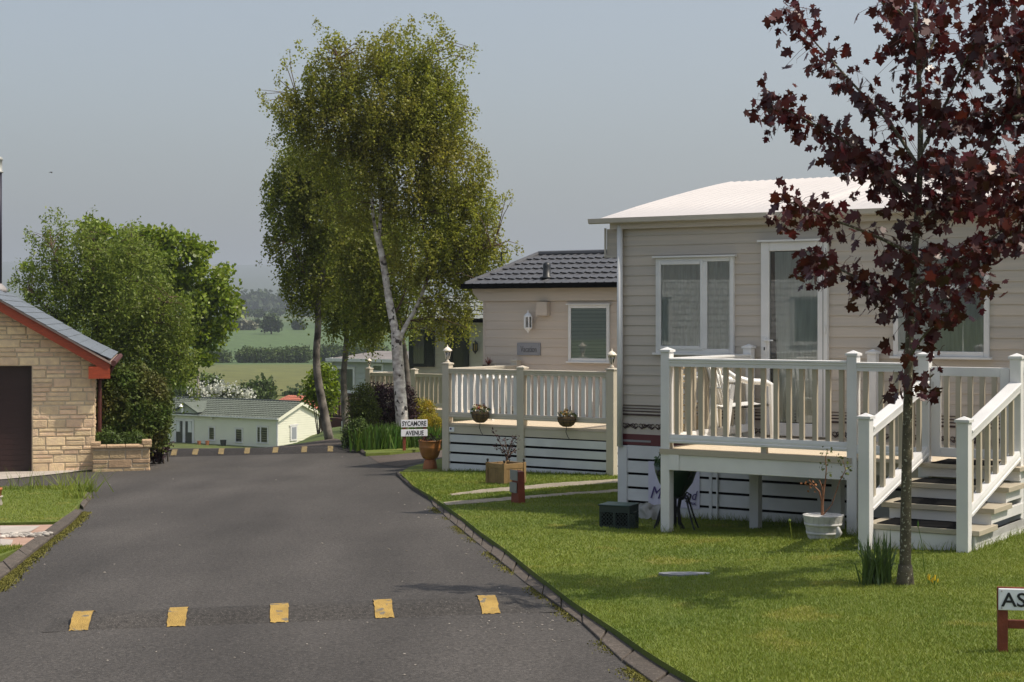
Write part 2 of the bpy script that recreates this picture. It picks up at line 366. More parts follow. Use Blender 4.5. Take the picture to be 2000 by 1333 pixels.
# ================================================================== SETTING
def loft(name, A, B, n, m, lift=.0, kind='structure', sub=6, skirt=0., wob=0.):
    """sheet draped on the ground between polylines A and B (xy), sub cells across, optional side wall"""
    mb = MB(); rows = []
    def res(P):
        P = [Vector((p[0], p[1])) for p in P]; L = [0]
        for a, b in zip(P, P[1:]): L.append(L[-1]+(b-a).length)
        out = []
        for i in range(n+1):
            t = L[-1]*i/n; k = max(j for j in range(len(L)) if L[j] <= t+1e-9); k = min(k, len(P)-2)
            out.append(P[k].lerp(P[k+1], (t-L[k])/max(1e-9, L[k+1]-L[k])))
        return out
    a = res(A); b = res(B); vs = []; fs = []
    for i in range(n+1):
        for j in range(sub+1):
            p = a[i].lerp(b[i], j/sub); x, y = p
            if wob and j in (0, sub): x += random.uniform(-wob, wob); y += random.uniform(-wob, wob)
            vs.append((x, y, G(x, y)+lift))
    c = sub+1
    for i in range(n):
        for j in range(sub): fs.append((i*c+j, i*c+j+1, (i+1)*c+j+1, (i+1)*c+j))
    mb.add(vs, fs)
    if skirt:
        ring = [i*c for i in range(n+1)]+[n*c+j for j in range(1, c)]+[i*c+sub for i in range(n-1, -1, -1)]+[j for j in range(sub-1, 0, -1)]
        low = [(vs[k][0], vs[k][1], vs[k][2]-skirt) for k in ring]; base = len(vs)
        mb.v.extend(low); q = len(ring)
        for i in range(q): mb.f.append((ring[i], ring[(i+1) % q], base+(i+1) % q, base+i))
    o = mb.build(name, m, None, smooth=False); o['kind'] = kind
    return o

# ---- the ground: one sheet to the hills
def ground():
    ys = [-60, -30, -10, 0, 4, 8, 12, 16, 20, 24, 28, 31, 33, 34, 35, 36, 36.6, 37.2, 38, 38.8, 39.6, 40.5, 41.5, 42.5, 44, 46, 48, 51, 54, 58, 62, 67, 72, 78, 84, 91, 98, 106, 113, 120, 127, 136, 146, 158, 172, 188, 206, 226, 250, 275, 300, 320, 340, 360, 390, 420, 460, 500, 550, 600, 680, 780, 900, 1050, 1300, 1550, 1800, 2100, 2500, 2900, 3300, 3700, 4100, 4500, 4900, 5300, 5700, 6100, 6600, 7200]
    us = np.concatenate([np.linspace(-1, -.35, 14)[:-1], np.linspace(-.35, .1, 80), np.linspace(.1, 1, 16)[1:]])
    vs = []; c = len(us)
    for y in ys:
        for u in us:
            x = u*(70+.55*max(0, y)); low = .05 if y < 33 else (.05*max(0, 36-y)/3)
            vs.append((x, y, G(x, y)-low))
    fs = [(i*c+j, i*c+j+1, (i+1)*c+j+1, (i+1)*c+j) for i in range(len(ys)-1) for j in range(c-1)]
    m = mat('field_grass', (.085, .10, .018), .95, bump=.3, bscale=3)
    n = m.node_tree.nodes; l = m.node_tree.links; p = n['Principled BSDF']
    g = n.new('ShaderNodeNewGeometry'); sx = n.new('ShaderNodeSeparateXYZ'); l.new(g.outputs['Position'], sx.inputs[0])
    nz = n.new('ShaderNodeTexNoise'); nz.inputs['Scale'].default_value = .012; nz.inputs['Detail'].default_value = 3; l.new(g.outputs['Position'], nz.inputs['Vector'])
    ad = n.new('ShaderNodeMath'); ad.operation = 'MULTIPLY_ADD'; ad.inputs[1].default_value = 60; l.new(nz.outputs[0], ad.inputs[0]); l.new(sx.outputs['Y'], ad.inputs[2])
    mr = n.new('ShaderNodeMapRange'); mr.inputs[1].default_value = 0; mr.inputs[2].default_value = 1500; l.new(ad.outputs[0], mr.inputs[0])
    rp = n.new('ShaderNodeValToRGB'); rp.color_ramp.interpolation = 'LINEAR'; l.new(mr.outputs[0], rp.inputs[0])
    E = rp.color_ramp.elements
    stops = [(0, (.075, .10, .014)), (.09, (.06, .095, .014)), (.115, (.108, .110, .022)), (.23, (.102, .115, .024)), (.243, (.060, .105, .026)), (.40, (.066, .112, .030)), (.41, (.046, .085, .020)), (.50, (.052, .09, .024)), (.51, (.09, .12, .04)), (.62, (.055, .095, .03)), (.63, (.12, .11, .055)), (.66, (.05, .085, .028)), (.9, (.06, .09, .034)), (1, (.04, .06, .025))]
    E[0].position = 0; E[0].color = (*stops[0][1], 1); E[1].position = 1; E[1].color = (*stops[-1][1], 1)
    for pos, cc in stops[1:-1]:
        e = E.new(pos); e.color = (*cc, 1)
    n2 = n.new('ShaderNodeTexNoise'); n2.inputs['Scale'].default_value = .35; n2.inputs['Detail'].default_value = 8; l.new(g.outputs['Position'], n2.inputs['Vector'])
    m2 = n.new('ShaderNodeMapRange'); m2.inputs[1].default_value = .3; m2.inputs[2].default_value = .7; m2.inputs[3].default_value = .72; m2.inputs[4].default_value = 1.25; l.new(n2.outputs[0], m2.inputs[0])
    h = n.new('ShaderNodeHueSaturation'); l.new(rp.outputs[0], h.inputs['Color']); l.new(m2.outputs[0], h.inputs['Value']); l.new(h.outputs[0], p.inputs['Base Color'])
    o = MB().add(vs, fs).build('ground', m, None, smooth=True); o['kind'] = 'structure'
ground()

# ---- asphalt road over the crest
loft('road', [(-15, 2.5), (-15, 37.2)], [(11, 2.5), (11, 37.2)], 70, M_asphalt, .0, sub=40)
loft('side_road', [(-12, 36.8), (-6.4, 36.8), (-5.0, 36.8), (-3.4, 36.8)], [(-13, 44.5), (-6.7, 42.6), (-5.15, 39.6), (-4.35, 40.3)], 30, M_asphalt2, .02, sub=14)
# asphalt of the avenue that turns off between the two lawns, pinker and paler
av = [gp(715, 889), gp(760, 887), gp(830, 880), gp(900, 876)]; aw = [gp(745, 908), gp(778, 913), gp(845, 897), gp(915, 888)]
loft('avenue', [p[:2] for p in av]+[(6, 33.5)], [p[:2] for p in aw]+[(6, 30.6)], 24, M_asphalt2, .006, sub=5)

# ---- speed bumps with yellow blocks
def speed_bump(P, Q, w, h, name, marks, mw, labels, group, bm=None, ym=None):
    P = Vector(P[:2]); Q = Vector(Q[:2]); d = Q-P; nrm = Vector((-d.y, d.x)).normalized(); L = d.length
    prof = lambda t: h*(1-t*t)**1.5-.010*t*t
    vs = []; fs = []; nl, nw = 60, 16
    for i in range(nl+1):
        e = i/nl; en = min(1, min(e, 1-e)*L/.35); hh = en*en*(3-2*en)
        for j in range(nw+1):
            t = -1+2*j/nw; q = P+d*e+nrm*(w*t); vs.append((q.x, q.y, G(q.x, q.y)+.004+prof(t)*hh))
    fs = [(i*(nw+1)+j, i*(nw+1)+j+1, (i+1)*(nw+1)+j+1, (i+1)*(nw+1)+j) for i in range(nl) for j in range(nw)]
    o = MB().add(vs, fs).build(name, bm or M_bump, None, smooth=True); o['kind'] = 'structure'
    for k, (e, tt0, tt1) in enumerate(marks):
        e0 = e-mw/2/L; e1 = e+mw/2/L; vs = []; fs = []; na, nb = 8, 14
        for i in range(na+1):
            for j in range(nb+1):
                t = tt0+(tt1-tt0)*j/nb; ee = e0+(e1-e0)*i/na
                ee += (random.uniform(-.004, .004)/L*1.0 if i in (0, na) else 0); t2 = t+(random.uniform(-.03, .03) if j in (0, nb) else 0)
                q = P+d*ee+nrm*(w*t2); vs.append((q.x, q.y, G(q.x, q.y)+.011+prof(max(-1, min(1, t2)))))
        fs = [(i*(nb+1)+j, i*(nb+1)+j+1, (i+1)*(nb+1)+j+1, (i+1)*(nb+1)+j) for i in range(na) for j in range(nb)]
        mk = MB().add(vs, fs).build('yellow_block', ym or M_yellow, None); tag(mk, labels[k], 'road marking', group)
Lp = gp(95, 1222); Rp = gp(1075, 1184)
def frac(px, py, P, Q):
    g = gp(px, py); d = Vector(Q[:2])-Vector(P[:2]); return (Vector(g[:2])-Vector(P[:2])).dot(d)/d.length_squared
NB = [(162, 1222), (349, 1212), (546, 1203), (745, 1192), (946, 1184)]
speed_bump(Lp, Rp, .32, .075, 'speed_bump', [(frac(x, y, Lp, Rp), -.95, .45) for x, y in NB], .125,
           ['worn yellow block at the end of the near speed bump farthest from the maple', 'yellow block on the near speed bump with scuffed grey top, second from its unshaded end',
            'middle one of five yellow blocks on the near speed bump', 'cracked yellow block on the near speed bump, second from the maple shadow end', 'clean yellow block on the near speed bump closest to the maple tree shadow'],
           'yellow blocks on the near speed bump')
Lq = on((312-1000)/F*34.7, 34.7); Rq = on((716-1000)/F*35.1, 35.1)
FB = [342, 383, 433, 483, 538, 594, 645]
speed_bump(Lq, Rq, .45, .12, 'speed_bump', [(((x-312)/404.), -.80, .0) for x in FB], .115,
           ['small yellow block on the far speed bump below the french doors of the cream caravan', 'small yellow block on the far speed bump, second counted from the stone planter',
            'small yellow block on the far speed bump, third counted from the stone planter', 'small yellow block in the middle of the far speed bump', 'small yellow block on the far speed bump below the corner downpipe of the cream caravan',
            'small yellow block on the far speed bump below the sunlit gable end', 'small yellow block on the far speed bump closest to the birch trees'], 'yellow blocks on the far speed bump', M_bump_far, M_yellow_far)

# ---- lawns
edge_px = [(1343, 1321), (1269, 1277), (1204, 1231), (1119, 1176), (1051, 1124), (992, 1077), (934, 1036), (908, 1015), (877, 993), (843, 970), (807, 949), (781, 924)]
kerb_px = [(1300, 1345), (1233, 1303), (1135, 1212), (1025, 1134), (934, 1059), (882, 1017), (845, 985)]
LA = [gp(x, y, .06)[:2] for x, y in edge_px]
d0 = Vector(LA[0])-Vector(LA[1]); LA = [tuple(Vector(LA[0])+d0.normalized()*3.0)]+[tuple(p) for p in LA]
LB = [(13, p[1]-.2) for p in LA]
LAWN_EDGE = LA
loft('lawn', LA, LB, 60, M_lawn, .06, sub=36, skirt=.10)
# rear of lawn up to the avenue and under the beige deck
rb = [gp(781, 924, .06)[:2], gp(800, 912, .06)[:2], gp(838, 902, .06)[:2], gp(872, 893, .06)[:2]]
loft('lawn', [rb[0], rb[1], rb[2], rb[3], (.5, 30.0), (6, 30.3)], [(13, LA[-1][1]-.2), (13, LA[-1][1]+1), (13, 28), (13, 29), (13, 29.8), (13, 30.3)], 24, M_lawn, .06, sub=20, skirt=.1)
# corner lawn with the street sign, mounded towards the birch
lc = [gp(715, 887, .05)[:2], gp(760, 885, .05)[:2], gp(820, 879, .05)[:2], gp(872, 874, .05)[:2]]
loft('lawn', [lc[0], lc[1], lc[2], lc[3], (6.5, 33.7)], [gp(696, 872, .05)[:2], (-3.3, 46), (-2.5, 47), (1, 48), (7, 48)], 20, M_lawn, .06, sub=24, skirt=.1)
# lawn on the far side of the road
fl = [(20, 1081), (112, 1021), (140, 1003), (156, 985), (172, 964), (166, 955)]
FL = [tuple(gp(x, y, .05)[:2]) for x, y in fl]
lawn_l = loft('lawn', FL[1:], [(-15, FL[1][1]+.25), (-15, FL[2][1]+.3), (-15, FL[3][1]+.4), (-15, FL[4][1]+.6), (-15, FL[5][1]+.7)], 16, M_lawn, .06, sub=16, skirt=.1)
pv = [tuple(gp(x, y, .05)[:2]) for x, y in [(50, 1067), (105, 1025)]]
loft('paving', pv, [(-12, pv[0][1]+.3), (-12, pv[1][1]+.3)], 10, M_pink, .05, sub=12, skirt=.08)
sl = [gp(0, 1027, .06), gp(78, 1027, .06), gp(60, 1038, .06), gp(0, 1042, .06)]
loft('path', [tuple(sl[3][:2]), tuple(sl[0][:2])], [tuple(sl[2][:2]), tuple(sl[1][:2])], 4, M_concrete, .058, sub=4)
sl = [gp(0, 1052, .06), gp(26, 1054, .06), gp(22, 1064, .06), gp(0, 1066, .06)]
loft('path', [tuple(sl[3][:2]), tuple(sl[0][:2])], [tuple(sl[2][:2]), tuple(sl[1][:2])], 3, M_concrete, .058, sub=3)
nl = [tuple(gp(x, y, .05)[:2]) for x, y in [(-20, 1096), (45, 1069)]]
loft('lawn', nl, [(-12, nl[0][1]+.2), (-12, nl[1][1]+.25)], 6, M_lawn, .055, sub=8, skirt=.08)
# pale apron of the garage
ap = [gp(-40, 942), gp(60, 933), gp(182, 919), gp(300, 906)]; aq = [gp(-40, 918), gp(70, 916), gp(186, 909), gp(296, 898)]
loft('pavement', [(-16, ap[0][1]-.5)]+[p[:2] for p in ap[:3]], [(-16, aq[0][1]+1.5)]+[p[:2]+Vector((0, 1.2)) if False else (p[0], p[1]+1.2) for p in aq[:3]], 14, M_concrete, .015, sub=5)

# ---- kerb stones (countable)
def kerb_run(inner, outer, n, lift, group, lab):
    def res(P, t):
        P = [Vector(p) for p in P]; L = [0]
        for a, b in zip(P, P[1:]): L.append(L[-1]+(b-a).length)
        q = L[-1]*t; k = min(max(j for j in range(len(L)) if L[j] <= q+1e-9), len(P)-2)
        return P[k].lerp(P[k+1], (q-L[k])/max(1e-9, L[k+1]-L[k]))
    for i in range(n):
        t0 = i/n+.0012; t1 = (i+1)/n-.0012; mb = MB(); j = random.uniform(-.006, .006)
        a0, a1, b0, b1 = res(inner, t0), res(inner, t1), res(outer, t0), res(outer, t1)
        top = [(a0.x, a0.y, G(*a0)+lift+j+random.uniform(-.006, .006)), (b0.x, b0.y, G(*b0)+lift*.55+j), (b1.x, b1.y, G(*b1)+lift*.55+j+random.uniform(-.006, .006)), (a1.x, a1.y, G(*a1)+lift+j)]
        bot = [(p[0], p[1], p[2]-.12) for p in top]
        mb.add(top+bot, [(0, 1, 2, 3), (4, 7, 6, 5), (0, 4, 5, 1), (1, 5, 6, 2), (2, 6, 7, 3), (3, 7, 4, 0)])
        o = mb.build('kerb_stone', M_kerb, None, bevel=.007); tag(o, lab, 'kerb stone', group)
ko = [gp(x, y, .02)[:2] for x, y in kerb_px]; ki = [Vector(gp(x, y, .05)[:2])-Vector((.012, 0)) for x, y in edge_px[:10]]
e0 = (Vector(ki[0])-Vector(ki[1])).normalized()
ki = [tuple(Vector(ki[0])+e0*1.2)]+[tuple(p) for p in ki]; ko = [tuple(Vector(ko[0])+e0*1.2)]+[tuple(p) for p in ko]
kerb_run(ki, ko, 19, .024, 'kerb stones along the big lawn', 'flush worn grey-brown kerb stone between the asphalt and the big front lawn')
kerb_run([gp(843, 969, .05)[:2], gp(807, 948, .05)[:2], gp(781, 923, .05)[:2]], [gp(836, 972, .02)[:2], gp(799, 950, .02)[:2], gp(773, 925, .02)[:2]], 6, .06, 'kerb stones by the terracotta urn', 'narrow dark kerb stone edging the lawn in front of the beige deck')
kerb_run([gp(x, y, .05)[:2] for x, y in [(-30, 1125), (50, 1067), (112, 1022), (147, 997)]], [gp(x, y, .02)[:2] for x, y in [(-20, 1145), (25, 1112), (95, 1055), (140, 1022), (160, 1000)]], 7, .07, 'kerb stones by the pink paving', 'broad mossy kerb stone between the asphalt and the pink paved path')
kerb_run([gp(x, y, .05)[:2] for x, y in [(152, 982), (172, 964)]], [gp(x, y, .02)[:2] for x, y in [(163, 993), (180, 970)]], 2, .07, 'kerb stones at the lawn corner', 'short dark kerb stone at the corner of the lawn before the garage')
kerb_run([gp(x, y, .05)[:2] for x, y in [(697, 871), (715, 886)]], [gp(x, y, .0)[:2] for x, y in [(690, 873), (708, 889)]], 2, .08, 'kerb stones of the corner lawn', 'dark kerb stone on the rounded corner of the street sign lawn')
kerb_run([gp(x, y, .05)[:2] for x, y in [(716, 886), (760, 884.5), (820, 878.5)]], [gp(x, y, .0)[:2] for x, y in [(716, 889), (760, 887), (820, 881)]], 5, .06, 'kerb stones along the avenue', 'low brown kerb stone between the avenue and the street sign lawn')

# ---- two gravel wheel tracks across the lawn
t1a = [gp(x, y, .06)[:2] for x, y in [(882, 966), (940, 957), (1010, 951), (1100, 943), (1215, 936)]]; t1b = [gp(x, y, .06)[:2] for x, y in [(882, 969), (940, 964), (1010, 959), (1100, 951), (1215, 943)]]
loft('path', t1a, t1b, 30, M_gravel, .066, sub=3, wob=.03)
t2a = [gp(x, y, .06)[:2] for x, y in [(866, 982), (940, 976), (1010, 971), (1100, 964), (1215, 956)]]; t2b = [gp(x, y, .06)[:2] for x, y in [(872, 988), (940, 983), (1010, 977), (1100, 969), (1215, 961)]]
loft('path', t2a, t2b, 30, M_gravel, .066, sub=3, wob=.03)
# flat stone let into the lawn
g = gp(1338, 1121, .07); st = MB(); k = []
for i in range(14):
    t = 2*math.pi*i/14; k.append((g.x+.215*math.cos(t)*random.uniform(.85, 1.05), g.y+.085*math.sin(t)*random.uniform(.8, 1.05)))
zt = G(g.x, g.y)+.075
st.add([(x, y, zt) for x, y in k]+[(x, y, zt-.06) for x, y in k], [tuple(range(14))]+[(i, 14+i, 14+(i+1) % 14, (i+1) % 14) for i in range(14)])
tag(st.build('stone_slab', M_slab, None), 'flat grey-blue stone set flush in the big lawn', 'stone')

# ---- haze and hills air come at the end; pebbles
pb_ = MB(); P0 = gp(0, 1046, .06); P1 = gp(92, 1045, .06)
for i in range(90):
    t = random.random(); q = P0.lerp(P1, t)+Vector((random.uniform(-.02, .02), random.uniform(-.22, .22), 0)); r = random.uniform(.018, .045)
    z = G(q.x, q.y)+.055; a = random.random()*6
    pb_.lathe([(r*.3, -.01), (r, r*.15), (r*.8, r*.5), (r*.2, r*.65)], (q.x, q.y, z), 6, (1, random.uniform(.6, 1)))
tag(pb_.build('pebbles', M_pebble, None, smooth=True), 'loose pale pebbles across the pink paving', 'pebbles', kind='stuff')

# ---- grass blades
def blades(name, pts, h, w, m, label, hv=.4):
    n = len(pts); a = RNG.uniform(0, 2*np.pi, n); wv = np.stack([np.cos(a), np.sin(a), np.zeros(n)], 1)*(w*RNG.uniform(.6, 1.3, n))[:, None]
    lean = RNG.normal(size=(n, 3))*np.array([.5, .5, 0]); lean[:, 2] = 1; H = (h*(1+hv*RNG.uniform(-1, 1, n)))[:, None]
    V = np.stack([pts-wv/2, pts+wv/2, pts+lean*H], 1)
    o = np_mesh(name, V, 3, m); tag(o, label, 'grass', kind='stuff'); return o
gv = np.vectorize(G)
def fill(A, xr, n, lift=.06, y0=None, y1=None, dens=lambda x, y: 1., gap=.0):
    """random points to the right of polyline A (x as a function of y)"""
    ys = np.array([p[1] for p in A]); xs = np.array([p[0] for p in A]); o = np.argsort(ys); out = []
    y = RNG.uniform(y0, y1, n); xa = np.interp(y, ys[o], xs[o]); x = xa+gap+RNG.uniform(0, 1, n)*(xr(y)-xa)
    k = x > xa; x = x[k]; y = y[k]
    return np.stack([x, y, gv(x, y)+lift], 1)
def clear_of(P, quads):
    keep = np.ones(len(P), bool)
    for A, B in quads:
        a = np.array([p[:] for p in A]); b = np.array([p[:] for p in B])
        lo = np.interp(P[:, 0], b[:, 0], b[:, 1])-.03; hi = np.interp(P[:, 0], a[:, 0], a[:, 1])+.03
        keep &= ~((P[:, 1] > lo) & (P[:, 1] < hi) & (P[:, 0] > min(a[0, 0], b[0, 0])-.05))
    return P[keep]
xr = lambda y: .42*y+.8
def crop(P):                                     # nothing under the caravan's deck floor needs to be clear: only the stone slab
    k = ((P[:, 0]-g.x)/.2)**2+((P[:, 1]-g.y)/.085)**2 > 1
    return P[k]
P = crop(fill(LA, xr, 270000, y0=7.0, y1=13.5)); blades('grass', P, .016, .0055, M_grass, 'short mown grass of the big lawn nearest the maple')
P = crop(clear_of(fill(LA, lambda y: np.minimum(.40*y, 7.5), 135000, y0=13.5, y1=20.5), [(t1a, t1b), (t2a, t2b)])); blades('grass', P, .019, .008, M_grass, 'short mown grass around the black crate and white deck')
P = clear_of(fill(LA, lambda y: np.minimum(.1*y, 4.0), 50000, y0=20.5, y1=26.4), [(t1a, t1b), (t2a, t2b)]); blades('grass', P, .024, .012, M_grass, 'short grass in front of the beige deck')
n = 40000; y = RNG.uniform(FL[1][1]+.0, FL[-1][1]+.6, n); e = np.interp(y, [p[1] for p in FL], [p[0] for p in FL]); x = e-.02-RNG.uniform(0, 1, n)*4.0
y += (e-x)*.06; blades('grass', np.stack([x, y, gv(x, y)+.055], 1), .024, .010, M_grass, 'short grass of the small lawn before the garage')
n = 4500; x = RNG.uniform(-9, -5.5, n); 
q0, q1 = gp(-30, 1092, .05), gp(45, 1070, .05)
tt = RNG.uniform(0, 1, n); x = q0.x+(q1.x-q0.x)*tt-RNG.uniform(0, .5, n); y = q0.y+(q1.y-q0.y)*tt+RNG.uniform(-.1, .1, n)
blades('grass', np.stack([x, y, gv(x, y)+.05], 1), .035, .010, M_grass, 'thin strip of grass between pink paving and kerb')
# long uncut edge of the small lawn
a0, a1 = Vector(FL[-1]), Vector(FL[-1])+Vector((-4.5, .25))
pts = []
for i in range(1500):
    t = random.random()**1.0; q = a0.lerp(a1, t)+Vector((0, random.uniform(-.15, .12))); pts.append((q.x, q.y, G(q.x, q.y)+.05))
blades('grass', np.array(pts), .055, .010, M_grass, 'uncut grass edge along the asphalt before the garage', .7)
pts = []
for c_, sp, nn in [(gp(165, 962, .05), .10, 110), (gp(125, 958, .05), .12, 60), (gp(150, 975, .05), .10, 50), (gp(45, 957, .05), .2, 26), (gp(72, 957, .05), .12, 18)]:
    for i in range(nn): x = c_.x+random.gauss(0, sp); y = c_.y+random.gauss(0, sp*.6); pts.append((x, y, G(x, y)+.05))
blades('grass', np.array(pts), .26, .014, M_grass, 'tall grass stalks on the lawn corner before the garage', .5)
# grass against walls and posts of the white deck
# ---- moss and weeds in the road gutters
pts = []
for i in range(14000):
    t = random.random(); k = int(t*(len(ko)-1)); f = t*(len(ko)-1)-k; q = Vector(ko[k]).lerp(Vector(ko[k+1]), f)
    if (math.sin(q.y*2.3)+math.sin(q.y*5.1+1))+random.uniform(-.8, .8) < .35: continue
    x = q.x-abs(random.gauss(0, .045))+.02; pts.append((x, q.y+random.uniform(-.05, .05), G(x, q.y)))
blades('moss', np.array(pts), .009, .014, M_moss, 'yellow-green moss in the road edge beside the big lawn')
pts = []; kl = [gp(x, y) for x, y in [(-10, 1155), (30, 1115), (98, 1058), (143, 1024), (163, 1002)]]
for i in range(12000):
    t = random.random(); k = int(t*(len(kl)-1)); f = t*(len(kl)-1)-k; q = kl[k].lerp(kl[k+1], f)
    x = q.x+abs(random.gauss(0, .05))-.02; pts.append((x, q.y+random.uniform(-.12, .06), G(x, q.y)))
blades('moss', np.array(pts), .016, .018, M_moss, 'yellow-green moss along the kerb by the pink paving')

gr_ = MB()
for i in range(200):
    y = random.uniform(8, 34) if random.random() < .55 else 10.9+random.gauss(0, .5); k = .5+.5*random.random()
    x = -.3*y+random.random()*(.3*y+.4) if random.random() < .6 else np.interp(y, [p[1] for p in ko], [p[0] for p in ko])-abs(random.gauss(.15, .35))
    if x > np.interp(y, [p[1] for p in ko], [p[0] for p in ko])-.02 or x < -4.6+.25*(12-y) and y < 24: continue
    r = random.uniform(.004, .010)*(1 if y < 14 else 1.6); gr_.lathe([(r*.4, -.003), (r, r*.1), (r*.5, r*.5)], (x, y, G(x, y)+.002), 5, (1, random.uniform(.5, 1)))
tag(gr_.build('gravel', mat('pale_grit', (.24, .22, .19), .9, island=.5), None), 'scattered pale grit and chippings on the asphalt', 'grit', kind='stuff')
# ================================================================== CARAVAN BUILDING BLOCKS
def siding(name, m, parent, s0, s1, z0, z1, y, pitch, lip=.012, holes=None):
    """lap boards on the plane y (outside towards -y)"""
    mb = MB(); z = z0; prof = []
    while z < z1-1e-4:
        zt = min(z+pitch, z1); prof += [(y-lip, z), (y-lip, z+.006), (y-.002, zt-.002)]; z = zt
    n = len(prof)
    vs = [(s0, a, b) for a, b in prof]+[(s1, a, b) for a, b in prof]
    fs = [(i, n+i, n+i+1, i+1) for i in range(n-1)]
    mb.add(vs, fs); mb.box(s0, s1, y, y+.08, z0, z1)
    return mb.build(name, m, parent)
def siding_x(mb, y0, y1, z0, z1, x, pitch, lip=.012, sgn=1):
    """lap boards on an end wall at x, outside towards sgn*x"""
    z = z0; prof = []
    while z < z1-1e-4:
        zt = min(z+pitch, z1); prof += [(x+sgn*lip, z), (x+sgn*lip, z+.006), (x+sgn*.002, zt-.002)]; z = zt
    n = len(prof); vs = [(a, y0, b) for a, b in prof]+[(a, y1, b) for a, b in prof]
    mb.add(vs, [(i, n+i, n+i+1, i+1) for i in range(n-1)])

def wavy(mb, s0, s1, z0, z1, y, amp=.012, wl=.06, n=None):
    n = n or max(8, int((s1-s0)/wl*6)); vs = []
    ph = random.random()*6
    for i in range(n+1):
        x = s0+(s1-s0)*i/n; yy = y+amp*(math.sin(2*math.pi*x/wl+ph)+.5*math.sin(2*math.pi*x/wl*.43+1+ph))
        vs += [(x, yy, z0), (x, yy+.003, z1)]
    mb.add(vs, [(2*i, 2*i+2, 2*i+3, 2*i+1) for i in range(n)])

def window(parent, s0, s1, z0, z1, y, fw=.055, mull=(), trans=(), fm=None, cover='curtain', sill=True, hood=True, cover_m=None, cover_rng=None, proud=.035, name='window', sash=()):
    """frame with sub-parts pane, curtain or blind, sill and hood, standing on the wall plane y"""
    fm = fm or M_white; y0 = y-proud; mb = MB()
    mb.box(s0, s0+fw, y0, y+.01, z0, z1); mb.box(s1-fw, s1, y0, y+.01, z0, z1)
    mb.box(s0+fw, s1-fw, y0, y+.01, z1-fw, z1); mb.box(s0+fw, s1-fw, y0, y+.01, z0, z0+fw)
    for q, w in mull: mb.box(q-w/2, q+w/2, y0-.003, y+.01, z0+fw, z1-fw)
    for (q, a, b, w) in trans: mb.box(a, b, y0-.002, y+.01, q-w/2, q+w/2)
    for (a, b) in sash: mb.box(a, a+.035, y0-.010, y+.009, z0+fw*.7, z1-fw*.7).box(b-.035, b, y0-.010, y+.009, z0+fw*.7, z1-fw*.7).box(a+.035, b-.035, y0-.010, y+.009, z0+fw*.7, z0+fw+.03).box(a+.035, b-.035, y0-.010, y+.009, z1-fw-.03, z1-fw*.7)
    f = mb.build(name, fm, parent, bevel=.006)
    MB().quad((s0+fw, y0+.009, z0+fw), (s1-fw, y0+.009, z0+fw), (s1-fw, y0+.009, z1-fw), (s0+fw, y0+.009, z1-fw)).build('pane', M_glass, f)
    MB().box(s0+fw*.5, s1-fw*.5, y+.001, y+.004, z0+fw*.5, z1-fw*.5).build('backing', M_dark_int, f) if cover != 'none' else None
    a, b = cover_rng or (s0+fw, s1-fw)
    if cover == 'curtain':
        c = MB(); wavy(c, a, b, z0+fw, z1-fw, y-.0145, .0085, .075); c.build('curtain', cover_m or M_curtain, f)
    elif cover == 'blind':
        c = MB(); zz = z0+fw
        while zz < z1-fw-.01: c.box(a, b, y-.012, y-.006, zz, zz+.019); zz += .024
        c.build('blind', cover_m or M_blind, f)
    if sill: MB().box(s0-.03, s1+.03, y-proud-.03, y, z0-.025, z0).build('sill', fm, f, bevel=.004)
    if hood: MB().box(s0-.03, s1+.03, y-proud-.035, y, z1, z1+.022).build('hood', fm, f, bevel=.004)
    return f

def post(parent, x, y, z0, z1, m, w=.10, capm=None, name='post', cap=True):
    o = MB().box(x-w/2, x+w/2, y-w/2, y+w/2, z0, z1-.05 if cap else z1).build(name, m, parent, bevel=.006)
    if cap:
        c = w/2+.012; zc = z1-.05
        mb = MB().box(x-c, x+c, y-c, y+c, zc, zc+.022)
        mb.add([(x-c*.92, y-c*.92, zc+.022), (x+c*.92, y-c*.92, zc+.022), (x+c*.92, y+c*.92, zc+.022), (x-c*.92, y+c*.92, zc+.022), (x, y, zc+.05)], [(0, 1, 4), (1, 2, 4), (2, 3, 4), (3, 0, 4), (3, 2, 1, 0)])
        mb.build('post_cap', capm or m, o)
    return o
TOP_RAIL = [(-.045, -.085), (.045, -.085), (.045, -.05), (.052, -.045), (.052, -.026), (.06, -.02), (.06, -.004), (.05, 0), (-.05, 0), (-.06, -.004), (-.06, -.02), (-.052, -.026), (-.052, -.045), (-.045, -.05)]
BOT_RAIL = [(-.045, 0), (.045, 0), (.052, .006), (.052, .026), (.045, .032), (.045, .055), (.038, .085), (-.038, .085), (-.045, .055), (-.045, .032), (-.052, .026), (-.052, .006)]
